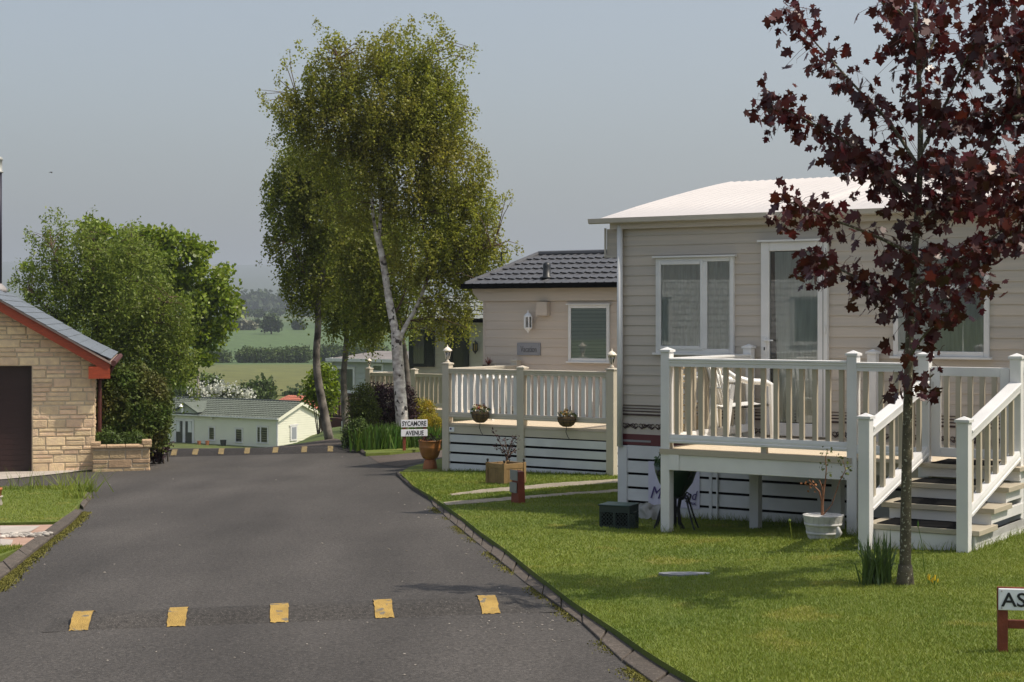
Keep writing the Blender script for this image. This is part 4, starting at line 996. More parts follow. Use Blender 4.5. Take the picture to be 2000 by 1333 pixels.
tw.build('stem', mat('brown_stem', (.22, .10, .05), .7), sp)
P = []
for (x, y, k, sx) in [(1615, 882, 10, 8), (1628, 880, 6, 6), (1617, 905, 8, 6), (1606, 912, 5, 5), (1645, 900, 12, 8), (1654, 915, 10, 5), (1650, 928, 6, 4), (1620, 925, 4, 5)]:
    for i in range(k): P.append(at(x+random.gauss(0, sx*.6), y+random.gauss(0, sx*.6), D+random.uniform(-.05, .05)))
leaves('foliage', np.array(P), .035, M_leaf_yg, sp, aspect=.7)
P = [at(1582+random.gauss(0, 5), 945+random.gauss(0, 8), D) for i in range(20)]
leaves('dry_foliage', np.array(P), .03, mat('dry_brown_leaf', (.25, .10, .03), .7, island=.4), sp, aspect=.7)
# flower spike by the tub
wd = gp(1547, 1055, .06); MB_ = MB().tube([wd, at(1544, 1030, wd.y), at(1542, 1017, wd.y)], .005, 5).lathe([(.008, 0), (.016, .015), (.004, .03)], tuple(at(1542, 1020, wd.y)), 8)
tag(MB_.build('seed_stalk', M_grass, None), 'single pale seed stalk on the lawn beside the tub', 'plant')
# ================================================================== BEIGE DECK AND GREY-ROOFED CARAVAN
A2 = at(874, 916, 26.7)
f2 = Fr(A2.x, A2.y, A2.z-.05)
DK2 = f2.z(880, 826, 0); RT2 = f2.z(880, 719.5, 0); LB2 = f2.z(880, 815, 0)
d2 = fthing('raised_deck', 'beige raised deck with white balusters and white skirting beside the terracotta urn', 'deck', f2)
sm, se = f2.s(1020, 0), f2.s(1195, 0); GZ = A2.z-.4
post(d2, 0, 0, GZ, f2.z(872, 706, 0), M_beige, .13); post(d2, sm, 0, GZ, f2.z(1020, 714, 0), M_beige, .13); post(d2, se, 0, GZ, f2.z(1195, 717, 0), M_beige, .13)
rail_panel(d2, (.065, 0), (sm-.065, 0), RT2, LB2, M_beige, 11, M_white, bw=.06)
rail_panel(d2, (sm+.065, 0), (se-.065, 0), RT2, LB2, M_beige, 12, M_white, bw=.06)
YW2 = 2.2
rail_panel(d2, (.0, .065), (.0, YW2-.2), RT2, LB2, M_beige, 15, M_white, bw=.06)
post(d2, 0, YW2-.15, GZ, f2.z(872, 706, 0), M_beige, .13)
rail_panel(d2, (se, .065), (se, YW2-.1), RT2, LB2, M_beige, 15, M_white, bw=.06)
fl = MB(); y = -.03
while y < YW2-.01: fl.box(-.05, se+.05, y, min(YW2-.02, y+.138), DK2-.03, DK2); y += .143
fl.build('deck_floor', M_deckfloor, d2)
zf0 = f2.z(880, 846, 0); 
fm = MB().box(-.04, se+.04, -.05, -.03, zf0+.13, DK2-.032).box(-.04, se+.04, -.038, -.01, zf0, zf0+.128); fm.build('fascia', M_beige, d2)
sk = MB(); z = zf0-.02
while z > GZ: sk.box(.06, se-.05, -.035, -.010, z-.120, z); z -= .157
sk.build('skirting', M_paint, d2); MB().box(.05, se-.04, -.003, .05, GZ, zf0-.001).build('skirting_gap_shade', M_black, d2)  # black sheet behind the boards, shade between them put into colour
sk = MB(); z = zf0-.02
while z > GZ: sk.box(se+.03, se+.05, .08, YW2, z-.165, z); z -= .195
sk.build('end_skirting', M_paint, d2)
np_ = MB().box(f2.s(877, -.055), f2.s(887, -.055), -.055, -.051, f2.z(882, 843, 0), f2.z(882, 834, 0)); np_.build('number_plate', M_signwhite, d2)
q0, q1 = f2.s(878.5, -.055), f2.s(882, -.055); MB().box(q0, q1, -.057, -.0552, f2.z(880, 839, 0), f2.z(880, 835.5, 0)).build('emblem', M_purple, d2)

c2 = fthing('static_caravan', 'pinkish-beige static caravan with charcoal pantiled roof behind the beige deck', 'caravan', f2)
SL2 = f2.s(945, YW2); SR2 = 9.2; ZE2 = f2.z(945, 561, YW2); ZB2 = DK2-.15
ZP = f2.z(945, 588.5, YW2)
siding('wall', M_siding2, c2, SL2, SR2, ZB2, ZP, YW2, .15, lip=.010)
ew = MB(); ew.box(SL2, SL2+.06, YW2+.08, YW2+3.9, ZB2, ZE2); ew.box(SR2-.06, SR2, YW2+.08, YW2+3.9, ZB2, ZE2); ew.box(SL2, SR2, YW2+3.82, YW2+3.9, ZB2, ZE2); siding_x(ew, YW2, YW2+3.9, ZB2, ZE2, SL2, .15, .010, -1)
ew.build('end_walls', M_siding2, c2)
MB().box(SL2-.008, SL2+.03, YW2-.015, YW2+.03, ZB2, ZP).build('corner_trim', M_siding2, c2)
MB().prism([(SL2-.22, ZE2), (SR2, ZE2), (SR2, ZP), (SL2-.06, ZP), (SL2-.20, ZP+.14)], YW2-.05, YW2+3.95).build('pelmet', M_siding2, c2)
MB().box(SL2+.02, SR2, YW2, YW2+.05, GZ-.3, ZB2-.001).build('skirting', M_paint, c2)
yr0 = YW2-.20; yr1 = YW2+1.95; ze = ZE2+.02; zr = f2.z(1060, 500, yr1)
e0 = f2.s(908, yr0); r0_ = f2.s(1052, yr1); eR = SR2+.1
MB().box(e0-.05, eR, yr0-.06, yr0-.005, ze-.055, ze+.035).build('gutter', M_black, c2, bevel=.01)
rf = tile_roof('roof', M_darktile, c2, (e0, yr0, ze), (eR, yr0, ze), (eR, yr1, zr), (r0_, yr1, zr), int((eR-e0)/.165), 6, amp=.026, step=.028)
tile_roof('roof_back', M_darktile, c2, (eR, 2*yr1-yr0, ze), (e0, 2*yr1-yr0, ze), (r0_, yr1, zr), (eR, yr1, zr), int((eR-e0)/.165), 6, amp=.026, step=.028)
MB().add([(e0, yr0, ze), (e0, 2*yr1-yr0, ze), (r0_, yr1, zr)], [(0, 1, 2)]).build('roof_end', M_darktile, c2)
MB().tube([(r0_, yr1, zr+.035), (eR, yr1, zr+.035)], .055, 8).tube([(e0, yr0, ze+.03), (r0_, yr1, zr+.045)], .04, 8).build('ridge', M_darktile, rf)
fx = f2.s(1068, yr0+.35); fzz = ze+(zr-ze)*.35/(yr1-yr0)
MB().lathe([(.10, .0), (.10, .03), (.068, .04), (.068, .22), (.062, .26), (.03, .285), (.0, .29)], (fx, yr0+.35, fzz+.02), 16).build('roof_vent', M_iron, c2, smooth=True)
MB().tube([(f2.s(985, yr1-.2), yr1-.3, zr-.1), (f2.s(985, yr1-.2), yr1-.3, zr+.08)], .012, 6).bar((f2.s(980, yr1-.3), yr1-.3, zr+.06), (f2.s(992, yr1-.3), yr1-.3, zr+.07), .02, .015).build('aerial', M_iron, c2)
w0, w1 = f2.s(1112, YW2), f2.s(1192, YW2)
window(c2, w0, w1, f2.z(1112, 706, YW2), f2.z(1112, 596, YW2), YW2-.010, .055, cover='blind')
v0, v1 = f2.s(1047, YW2-.1), f2.s(1069.5, YW2-.1)
vm = MB().prism([(v0, f2.z(1047, 617, YW2)), (v1, f2.z(1047, 617, YW2)), (v1-.01, f2.z(1047, 590, YW2)), (v0+.02, f2.z(1047, 590, YW2))], YW2-.12, YW2); vm.build('vent_cowl', M_siding2, c2, bevel=.004)
# slate-grey name plaque
p0, p1 = f2.s(1011.5, YW2), f2.s(1057, YW2); pt0, pt1 = f2.z(1012, 694, YW2), f2.z(1012, 670, YW2)
pq = MB().box(p0, p1, YW2-.032, YW2-.012, pt0, pt1).build('name_plaque', M_plaque, c2, bevel=.003)
text('Vacation', M_plaqtext, pq, p0+.075, p1-.075, pt0+.055, pt1-.055, YW2-.034)
sc_ = MB()
for a in (p0+.02, p1-.02):
    for b in (pt0+.03, pt1-.03): sc_.lathe([(.008, 0), (.006, .004)], (a, YW2-.036, b), 8)
sc_.build('screw', M_signblack, pq)
# white wall lantern
def wall_lantern(fr, parent, px, pt, pb, yl, m, glassm):
    x = fr.s(px, yl-.09); z1 = fr.z(px, pt, yl-.09); z0 = fr.z(px, pb, yl-.09); h = z1-z0; r = h*.175; y = yl-.11
    c = (x, y, z0)
    l = MB().lathe([(.006, 0), (.012, h*.05), (r*.5, h*.12), (r*.95, h*.2), (r*1.02, h*.24), (r*.9, h*.25)], c, 10)
    l.lathe([(r*1.05, h*.70), (r*1.05, h*.73), (r*.8, h*.80), (r*.4, h*.87), (r*.15, h*.9), (.012, h*.93), (.003, h)], c, 10)
    for k in range(6):
        a = k*math.pi/3+.26; l.bar((x+r*.92*math.cos(a), y+r*.92*math.sin(a), z0+h*.24), (x+r*.92*math.cos(a), y+r*.92*math.sin(a), z0+h*.71), .016, .016)
    l.bar((x, y+r*.8, z0+h*.3), (x, yl, z0+h*.3), .03, .04)
    o = l.build('wall_lantern', m, parent)
    MB().lathe([(r*.85, h*.25), (r*.85, h*.70)], c, 12).build('glass', glassm, o)
    MB().lathe([(.012, h*.25), (.014, h*.5), (.008, h*.55)], c, 8).build('bulb', M_signblack, o)
    return o
wall_lantern(f2, c2, 1032.5, 606, 651, YW2-.01, M_white_lamp, M_lampglass)
# lanterns on the posts
lantern_post('post_lantern', 'cream lantern on the beige deck post beside the terracotta urn', f2, 0, 0, f2.z(868, 707, 0), M_cream_lamp, 'cream post lanterns', 1.02*(707-674)/3200*26.7/.31)
lantern_post('post_lantern', 'cream lantern on the beige deck post beside the white downpipe', f2, se, 0, f2.z(1195, 717.5, 0), M_cream_lamp, 'cream post lanterns', (717.5-681)/3200*f2.D(1195, 0)/.31)
# hanging baskets on the rail
M_flower_o = mat('ochre_flower', (.34, .20, .05), .6, island=.3)
def basket(px, py0, py1, label, seed):
    random.seed(seed); yb = -.13; x = f2.s(px, yb); zt = f2.z(px, py0, yb); zb = f2.z(px, py1, yb); h = zt-zb; r = .16
    t = fthing('hanging_basket', label, 'basket', f2, 'hanging baskets on the beige deck')
    mb = MB(); prof = [(.02, -h), (.07, -h*.96), (.12, -h*.75), (.15, -h*.4), (r, -.01), (r*.9, .012), (.02, .02)]
    mb.lathe(prof, (x, yb, zt), 18, (1, .72)); mb.build('liner', M_basket, t, smooth=True)
    wr = MB()
    for q in range(8):
        a = q*math.pi/4; wr.tube([(x+(rr+.004)*math.cos(a), yb+(rr+.004)*.72*math.sin(a), zt+z) for rr, z in prof[:5]], .003, 4)
    for q in (-.5, -.2): 
        rr = .145 if q < -.4 else .162; wr.tube([(x+rr*math.cos(b), yb+rr*.72*math.sin(b), zt+h*q) for b in [i*.3142 for i in range(21)]], .003, 4)
    wr.bar((x, yb+.08, zt), (x, -.02, RT2-.55), .01, .01); wr.build('wire_frame', M_iron, t)
    P = []
    for i in range(90): a = random.random()*6.28; q = random.random()**.5*.17; P.append((x+q*math.cos(a), yb+q*.7*math.sin(a), zt+.015+random.random()*.06))
    leaves('foliage', np.array(P), .04, M_leaf_rhodo, t, droop=-.2)
    for nm, m, k in (('red_flower', M_flower_r, 5 if seed == 3 else 0), ('cream_flower', M_flower_w, 8), ('ochre_flower', M_flower_o, 6)):
        for i in range(k): 
            P = []
            a = random.random()*6.28; q = random.random()**.5*.12+ (0.02 if nm[0] == 'r' else 0); c = np.array((x+q*math.cos(a), yb-.03+q*.6*math.sin(a), zt+.05+random.random()*.06))
            for w in range(7): P.append(c+np.random.default_rng(seed*97+i*9+w).normal(size=3)*.008)
            leaves(nm, np.array(P), .034, m, t, droop=-.5, aspect=.9)
    dr = MB().tube([(x, yb, zb+.01), (x-.01, yb-.01, zb-.08), (x+.02, yb, zb-.16), (x+.06, yb, zb-.2)], .006, 4); dr.build('hanging_wire', M_iron, t)
basket(938, 806, 826, 'hanging basket with red and cream flowers on the beige rail nearest the urn', 3)
basket(1107, 816, 834, 'hanging basket with small pale flowers on the beige rail nearest the downpipe', 5)
# white garden table and chair behind the balusters
ty = 1.15; tx = f2.s(945, ty)
tb2 = fthing('garden_table', 'white garden table standing behind the beige deck balusters', 'table', f2)
zt = f2.z(945, 735, ty)
MB().box(tx-.62, tx+.42, ty-.35, ty+.35, zt-.035, zt).build('tabletop', M_chair, tb2, bevel=.01)
for a in (-.52, .34):
    for b in (-.27, .27): MB().bar((tx+a*.8, ty+b*.9, zt-.035), (tx+a*1.05, ty+b, DK2), .05, .04).build('leg', M_chair, tb2)
# spiky red cordyline on the rail end
pp = at(953, 717, f2.D(953, 1.9)); pb = fthing('cordyline', 'spiky red-brown cordyline in a dark pot on the beige rail', 'potted plant', f2)
x = f2.s(954, YW2-.3); zc = f2.z(954, 719, YW2-.3)
MB().box(f2.s(945, YW2-.3)-.03, f2.s(968, YW2-.3)+.03, YW2-.42, YW2-.18, zc-.04, zc).build('shelf', M_beige, pb)
MB().lathe([(.09, 0), (.115, .055), (.105, .055), (.02, .05)], (x, YW2-.3, zc), 14).build('pot', M_soil, pb, smooth=True)
bl = MB()
for i in range(26):
    a = random.random()*6.28; l = random.uniform(.10, .25); e = random.uniform(.5, 1.35); q = Vector((math.cos(a)*math.cos(e), math.sin(a)*math.cos(e), math.sin(e)))
    s_ = Vector((-math.sin(a), math.cos(a), 0))*.011; o_ = Vector((x, YW2-.3, zc+.05)); m_ = o_+q*l*.6+Vector((0, 0, .01)); bl.add([o_-s_, o_+s_, m_+s_*.7, o_+q*l+Vector((0, 0, -.04)), m_-s_*.7], [(0, 1, 2, 4), (4, 2, 3)])
bl.build('foliage', mat('red_brown_blade', (.16, .045, .028), .5, island=.4), pb)

# ================================================================== terracotta urn, wooden planter, posts, signs
ub = gp(840, 917, .05); ur = thing('terracotta_urn', 'wide ribbed terracotta bowl standing on an upturned terracotta pot', 'urn', ub); k = ub.y/F
MB().lathe([(14*k, 0), (14.5*k, 2*k), (11.5*k, 17*k), (10*k, 21*k)], ub, 20).build('pedestal', M_terra, ur, smooth=True)
prof = [(9, 20), (14, 21.5), (17.5, 28), (20, 36), (21.5, 42), (22, 44), (21.6, 45), (22.2, 47), (21.8, 49), (22.6, 51), (22.4, 54), (23.4, 55), (23.4, 57), (21.6, 57), (21, 52), (3, 50)]
MB().lathe([(a*k, b*k) for a, b in prof], ub, 26).build('bowl', M_terra2, ur, smooth=True)
MB().lathe([(20.8*k, 51.5*k), (1*k, 53*k)], ub, 18).build('soil', M_soil, ur)
P = [(ub.x+random.gauss(.0, .09)+.0, ub.y+random.gauss(0, .07), ub.z+53*k+abs(random.gauss(0, .05))) for i in range(240)]
leaves('foliage', np.array(P), .035, M_leaf_barb, ur, droop=-.3)
P = [(ub.x+.11+random.gauss(0, .04), ub.y+random.gauss(0, .05), ub.z+53*k+abs(random.gauss(0, .035))) for i in range(220)]
leaves('foliage', np.array(P), .03, M_leaf_hedge, ur, droop=-.3)
pw = gp(988, 944, .06); k = pw.y/F
wp = thing('wooden_planter', 'square pale wooden planter box with a straggly purple shrub before the beige deck', 'planter', pw); OFF[wp.name] = Vector((0, 0, 0)); wp.rotation_euler = (0, 0, R(-50))
hw = .185; H = 40*k
mb = MB()
for sx in (-1, 1):
    for sy in (-1, 1): mb.box(sx*hw-.022, sx*hw+.022, sy*hw-.022, sy*hw+.022, -.02, H+.01)
for sgn in (-1, 1):
    mb.box(-hw+.022, hw-.022, sgn*hw-.014, sgn*hw+.014, H-.07, H).box(sgn*hw-.014, sgn*hw+.014, -hw+.022, hw-.022, H-.07, H)
    for i in range(6):
        a = -hw+.024+i*(2*hw-.048)/6; b = a+(2*hw-.048)/6-.003
        mb.box(a, b, sgn*hw-.009, sgn*hw+.009, .01, H-.072).box(sgn*hw-.009, sgn*hw+.009, a, b, .01, H-.072)
mb.build('box', M_planterwood, wp, bevel=.003)
for sx in (-1, 1):
    for sy in (-1, 1): MB().lathe([(.008, 0), (.012, .012), (.02, .03), (.016, .045), (.003, .052)], (sx*hw, sy*hw, H+.01), 8).build('finial', M_iron, wp, smooth=True)
MB().box(-hw+.01, hw-.01, -hw+.01, hw-.01, H-.06, H-.04).build('soil', M_soil, wp)
ps = thing('purple_shrub', 'straggly purple-leaved shrub growing from the wooden planter box', 'shrub', pw+Vector((0, 0, H-.05)))
tw = MB(); P = []; D = pw.y
for pp in [[(990, 902), (992, 885), (998, 866), (1003, 852)], [(990, 900), (985, 880), (975, 862), (968, 850), (962, 842)], [(991, 895), (996, 875), (1006, 862), (1013, 856)], [(990, 890), (982, 880), (975, 876), (970, 874)], [(990, 898), (998, 886), (1006, 880), (1010, 878)], [(991, 885), (988, 868), (984, 856)], [(994, 878), (1001, 862), (1008, 849)]]:
    pts = [at(x, y, D+random.uniform(-.1, .1)) for x, y in pp]; tw.tube(pts, [.008-.0055*i/(len(pts)-1) for i in range(len(pts))], 5)
    for a, b in zip(pts, pts[1:]):
        for i in range(9): P.append(a.lerp(b, random.random())+Vector((random.gauss(0, .02), random.gauss(0, .02), random.gauss(0, .015))))
tw.build('stem', M_bark_thin, ps); leaves('foliage', np.array(P), .045, M_leaf_barb, ps, droop=-.1, aspect=.45)

# small angled number post in the lawn
a = gp(1018, 985, .05); np2 = thing('number_post', 'short red-brown post with two pale plates on the lawn by the gravel tracks', 'post', a); OFF[np2.name] = Vector((0, 0, 0)); k = a.y/F
np2.rotation_euler = (0, 0, R(-58))
mb = MB().add([(-.16, -.05, -.03), (.02, -.05, -.03), (.02, .05, -.03), (-.16, .05, -.03), (-.13, -.045, 65*k), (.0, -.045, 63*k), (.0, .045, 63*k), (-.13, .045, 65*k)], [(0,3,2,1),(4,5,6,7),(0,1,5,4),(1,2,6,5),(2,3,7,6),(3,0,4,7)])
mb.build('post', M_signred, np2, bevel=.004)
M_greyplate = mat('weathered_plate', (.26, .27, .24), .5, var=.15)
MB().box(-.155, .0, -.066, -.052, 46*k, 66*k).build('plate', M_greyplate, np2); MB().box(-.155, -.01, -.07, -.056, 22*k, 42*k).build('plate', M_greyplate, np2)

def street_sign(label, base, rot, w, plates, posts, ph, pm=M_signred, pw=.075, frame=False):
    """plates: (z0,z1,text,x pad) in the sign's own x-z plane"""
    t = thing('street_sign', label, 'street sign', base); OFF[t.name] = Vector((0, 0, 0)); t.rotation_euler = (0, 0, rot)
    for x, hh in posts: MB().box(x-pw/2, x+pw/2, .0, pw, -.15, hh).build('post', pm, t, bevel=.004)
    for z0, z1, body, a, b in plates:
        p = MB().box(0, w, -.018, -.001, z0, z1).build('plate', M_signwhite, t, bevel=.004)
        if body: text(body, M_signblack, p, a, b, z0+(z1-z0)*.17, z1-(z1-z0)*.17, -.0195, bold=.012)
    return t
sb = on((791-1000)/F*33.9, 33.9, .05); k = sb.y/F
wS = 51*k*1.03; zrow = lambda py: CAMZ-(py-HY)/F*33.9-sb.z
street_sign('white two-board street sign reading SYCAMORE AVENUE on red-brown posts', at(783, 0, sb.y).xy.to_3d()+Vector((0, 0, sb.z)), R(14), wS,
            [(zrow(835), zrow(820.5), 'SYCAMORE', .025, wS-.025), (zrow(853), zrow(839.5), 'AVENUE', .095, wS-.08)], [(.075, zrow(823)), (wS-.05, zrow(823))], 50*k, pw=.06)
yb_ = gp(684, 846.5, .0, lo=38); k = yb_.y/F; wY = .56
street_sign('small white street sign half hidden by shrubs near the birch trunks', at(667, 0, yb_.y).xy.to_3d()+Vector((0, 0, yb_.z)), R(4), wY,
            [(14*k, 23.5*k, 'YEW TR', .03, wY-.03), (5*k, 13.2*k, 'GARD', .03, wY-.12)], [(.06, 20*k), (wY-.08, 20*k)], 20*k, pm=M_tan, pw=.05)
ab = gp(1958, 1274, .06); k = ab.y/F
asg = street_sign('low white street sign reading AS on red-brown posts at the lawn corner', at(1949.5, 0, ab.y).xy.to_3d()+Vector((0, 0, ab.z)), R(-9), .56,
            [(83*k, 125*k, 'AS', .013, .013+47*k)], [(.026, 84*k), (.53, 84*k)], 84*k, pw=.052)
M_f = MB().box(.052, .504, .008, .040, 46*k, 62*k).build('crossbar', M_signred, asg, bevel=.003)
MB().box(-.006, .566, -.0005, .014, 82*k, 127.5*k).build('backboard', M_signred, asg, bevel=.003)
sc_ = MB()
for z in (120*k, 87*k): sc_.lathe([(.005, 0), (.003, .003)], (.016, -.0195, z), 8)
sc_.build('screw', M_darkwood, asg)

# ================================================================== CARAVANS FARTHER ALONG
# pale green one with black doors
f3 = Fr(at(803, 700, 44.5).x, 44.5, -1.75)
c3 = fthing('static_caravan', 'pale green static caravan with black door and shutters behind the big birch', 'caravan', f3)
Z = lambda px, py, fr, yl=0: fr.z(px, py, yl)
ze3 = Z(803, 630, f3); zb3 = -2.2; s3r = 10.5
siding('wall', M_siding3, c3, 0, s3r, zb3, ze3, 0, .17, lip=.012)
ew = MB(); ew.box(0, .06, .08, 4.0, zb3, ze3).box(0, s3r, 3.92, 4.0, zb3, ze3).box(s3r-.06, s3r, .08, 4.0, zb3, ze3); ew.build('end_walls', M_siding3, c3)
MB().box(-.06, .09, -.035, .06, zb3, ze3).build('corner_trim', M_darkgreen, c3)
MB().box(-.25, s3r, -.22, -.12, ze3, ze3+.11).build('gutter', M_black, c3)
tile_roof('roof', M_green3roof, c3, (-.3, -.2, ze3+.08), (s3r+.1, -.2, ze3+.08), (s3r+.1, 2.0, ze3+.75), (.1, 2.0, ze3+.75), 40, 6, .03, .03)
tile_roof('roof_back', M_green3roof, c3, (s3r+.1, 4.2, ze3+.08), (-.3, 4.2, ze3+.08), (.1, 2.0, ze3+.75), (s3r+.1, 2.0, ze3+.75), 40, 6, .03, .03)
MB().add([(-.3, -.2, ze3+.08), (-.3, 4.2, ze3+.08), (.1, 2.0, ze3+.75)], [(0, 1, 2)]).build('roof_end', M_green3roof, c3)
MB().box(-.3, s3r, -.19, -.013, ze3-.03, ze3+.0).build('soffit', M_siding3, c3)
zw0, zw1 = Z(820, 715, f3), Z(820, 645, f3)
window(c3, f3.s(805, 0), f3.s(833, 0), zw0, zw1, -.012, .06, fm=M_darkgreen, sill=True, hood=False, cover_m=mat('pale_net', (.50, .50, .53), .9, var=.1))
sh = MB().box(f3.s(833, 0)+.01, f3.s(850, 0), -.05, -.013, zw0-.02, zw1+.02)
for i in range(14):
    z = zw0+.05+i*(zw1-zw0-.1)/14; sh.box(f3.s(833, 0)+.06, f3.s(850, 0)-.05, -.06, -.0505, z, z+.04)
sh.build('shutter', M_darkgreen, c3)
dm = MB(); a, b = f3.s(874, 0), f3.s(917, 0); z1_, z0_ = Z(890, 638, f3), Z(890, 735, f3)
dm.box(a, a+.17, -.07, -.012, z0_, z1_).box(b-.14, b, -.07, -.012, z0_, z1_).box(a+.17, b-.14, -.07, -.012, z1_-.12, z1_).box(a+.17, b-.14, -.07, -.012, z0_, z0_+.2)
dr = dm.build('door', M_darkgreen, c3); MB().box(a+.17, b-.14, -.03, -.012, z0_+.2, z1_-.12).build('pane', mat('dark_glass', (.035, .04, .04), .08, spec=.6), dr)
wall_lantern(f3, c3, 929, 664, 692, -.01, M_iron, mat('amber_glass', (.20, .17, .05), .2))
MB().box(.05, s3r, 0, .05, -4.0, zb3-.001).build('skirting', M_siding3, c3)
# its beige deck
o3 = at(721, 800, 43.6); f3d = Fr(o3.x, o3.y, -2.9)
d3 = fthing('raised_deck', 'beige raised deck with tan balusters half hidden behind the white birch trunk', 'deck', f3d)
zt3 = f3d.z(735, 728, 0); zl3 = f3d.z(735, 790, 0); q1, q2, q3 = f3d.s(809, 0), f3d.s(880, 0), f3d.s(960, 0)
for s, z in ((0, zt3+.14), (q1, zt3+.14), (q2, zt3+.1), (q3, zt3+.1)): post(d3, s, 0, -4., z, M_beige, .15)
rail_panel(d3, (.07, 0), (q1-.07, 0), zt3, zl3, M_beige, 9, M_tan, bw=.07); rail_panel(d3, (q1+.07, 0), (q2-.07, 0), zt3, zl3, M_beige, 7, M_tan, bw=.07); rail_panel(d3, (q2+.07, 0), (q3-.07, 0), zt3, zl3, M_beige, 7, M_tan, bw=.07)
rail_panel(d3, (0, .07), (0, 2.2), zt3, zl3, M_beige, 12, M_tan, bw=.07); post(d3, 0, 2.3, -4, zt3+.14, M_beige, .15)
MB().box(-.05, q3+.05, -.03, 2.5, zl3-.12, zl3-.08).build('deck_floor', M_deckfloor, d3)
MB().box(-.05, q3+.05, -.05, -.031, zl3-.30, zl3-.085).build('fascia', M_beige, d3)
MB().box(0, q3, -.028, .0, -4.0, zl3-.305).build('skirting', M_tan, d3)
lantern_post('post_lantern', 'cream lantern on the far beige deck post beside the golden-green bush', f3d, 0, 0, zt3+.14, M_cream_lamp, 'cream post lanterns', (717-699)/3200*43.6/.31*1.05)

# pale grey one beyond
f4 = Fr(at(651, 760, 74).x, 74, -5.2)
c4 = fthing('static_caravan', 'pale grey static caravan with low felt roof behind the dark red railing', 'caravan', f4)
ze4 = f4.z(651, 701, 0); zb4 = f4.z(651, 768, 0); s4 = 11.
siding('wall', M_siding4, c4, 0, s4, zb4-.9, ze4, 0, .2, lip=.016)
MB().box(0, .1, .1, 3.9, zb4-.9, ze4).box(0, s4, 3.8, 3.9, zb4-.9, ze4).box(s4-.1, s4, .1, 3.9, zb4-.9, ze4).build('end_walls', M_siding4, c4)
MB().box(-.12, .02, -.12, -.03, zb4-.9, ze4+.05).build('downpipe', M_white, c4)
rz4 = f4.z(735, 690, 1.95)
MB().prism([(0, 0)], 0, 0) if False else None
r4 = MB().add([(-.2, -.2, ze4), (s4+.1, -.2, ze4), (s4+.1, 1.95, rz4+.1), (-.2+1.2, 1.95, rz4+.1), (-.2, 4.1, ze4), (s4+.1, 4.1, ze4)], [(0, 1, 2, 3), (3, 2, 5, 4), (0, 3, 4), (1, 5, 2)]); r4.build('roof', M_greyroof, c4)
MB().box(-.25, s4, -.26, -.18, ze4-.12, ze4+.03).build('gutter', M_white, c4)
MB().box(-.1, s4, -.03, -.018, ze4-.6, ze4-.12).build('fascia', M_siding4, c4)
wz0, wz1 = f4.z(665, 766, 0), f4.z(665, 717, 0)
window(c4, f4.s(653, 0), f4.s(694, 0), wz0, wz1, -.02, .09, proud=.06, cover_m=mat('blue_grey_net', (.42, .44, .52), .9))
window(c4, f4.s(727, 0), f4.s(750, 0), f4.z(735, 728, 0), f4.z(735, 711, 0), -.02, .09, proud=.06, cover='dark', sill=False)
# dark red railing in front of it
o5 = at(632, 800, 58); f5 = Fr(o5.x, o5.y, -4.)
r5 = fthing('deck_railing', 'dark red timber deck railing between the shaded birch trunks', 'railing', f5)
zt5, zl5 = f5.z(660, 768, 0), f5.z(660, 816, 0); qe = f5.s(706, 0)
MB().box(0, qe, -.05, .05, zt5-.09, zt5).build('top_rail', M_redmetal, r5); MB().box(0, qe, -.04, .04, zl5, zl5+.08).build('bottom_rail', M_redmetal, r5)
for i in range(13):
    x = .05+i*(qe-.1)/12; MB().box(x-.035, x+.035, -.03, .03, zl5+.08, zt5-.09).build('baluster', M_darkwood, r5)
for x in (0, qe): MB().box(x-.06, x+.06, -.0601, .0599, -5.5, zt5+.08).build('post', M_darkwood, r5)
MB().box(0, qe, .06, 3.0, zl5-.12, zl5-.06).build('deck_floor', M_darkwood, r5); MB().box(.02, qe-.02, -.02, .03, -5.5, zl5-.02).build('skirting', M_darkwood, r5)

# cream one in the hollow
oC = at(543, 864, 120); f6 = Fr(oC.x, oC.y, -8.2)
c6 = fthing('static_caravan', 'long cream static caravan with green tiled roof in the hollow beyond the road', 'caravan', f6)
ze6 = f6.z(543, 818, 0); zb6 = -8.5; sl6 = f6.s(300, 0); gw = 4.4
gw = (lambda r: (r*oC.y-oC.x)/(f6.v.x-r*f6.v.y))((628-1000)/F)
siding('wall', M_cream, c6, sl6, 0, zb6, ze6, 0, .17, lip=.02)
yr = gw/2; zr6 = f6.z(600, 788, yr)
ge = MB(); z = zb6
while z < zr6-.02:
    zt_ = min(z+.17, zr6); t = max(0, (z-ze6)/(zr6-ze6)) if z > ze6 else 0; t = min(t, .97)
    a, b = yr*t, gw-yr*t; ge.add([(.02, a, z), (.02, b, z), (.0, b, zt_), (.0, a, zt_), (.0, a, z), (0, b, z)], [(0, 1, 2, 3), (4, 5, 1, 0)]); z = zt_
ge.add([(-.02, 0, zb6), (-.02, gw, zb6), (-.02, gw, ze6), (-.02, yr, zr6), (-.02, 0, ze6)], [(0, 1, 2, 3, 4)])
ge.box(sl6, 0-.03, gw-.08, gw, zb6, ze6)
ge.build('end_walls', M_cream, c6)
tile_roof('roof', M_greentile, c6, (sl6, -.2, ze6), (.22, -.2, ze6), (.22, yr, zr6+.06), (sl6, yr, zr6+.06), 44, 9, .05, .05)
tile_roof('roof_back', M_greentile, c6, (.22, gw+.2, ze6), (sl6, gw+.2, ze6), (sl6, yr, zr6+.06), (.22, yr, zr6+.06), 44, 9, .05, .05)
vb = MB()
vb.bar((.20, -.2, ze6-.08), (.20, yr, zr6-.03), .06, .24, up=(1, 0, 0)).bar((.20, gw+.2, ze6-.08), (.20, yr, zr6-.03), .06, .24, up=(1, 0, 0)); 
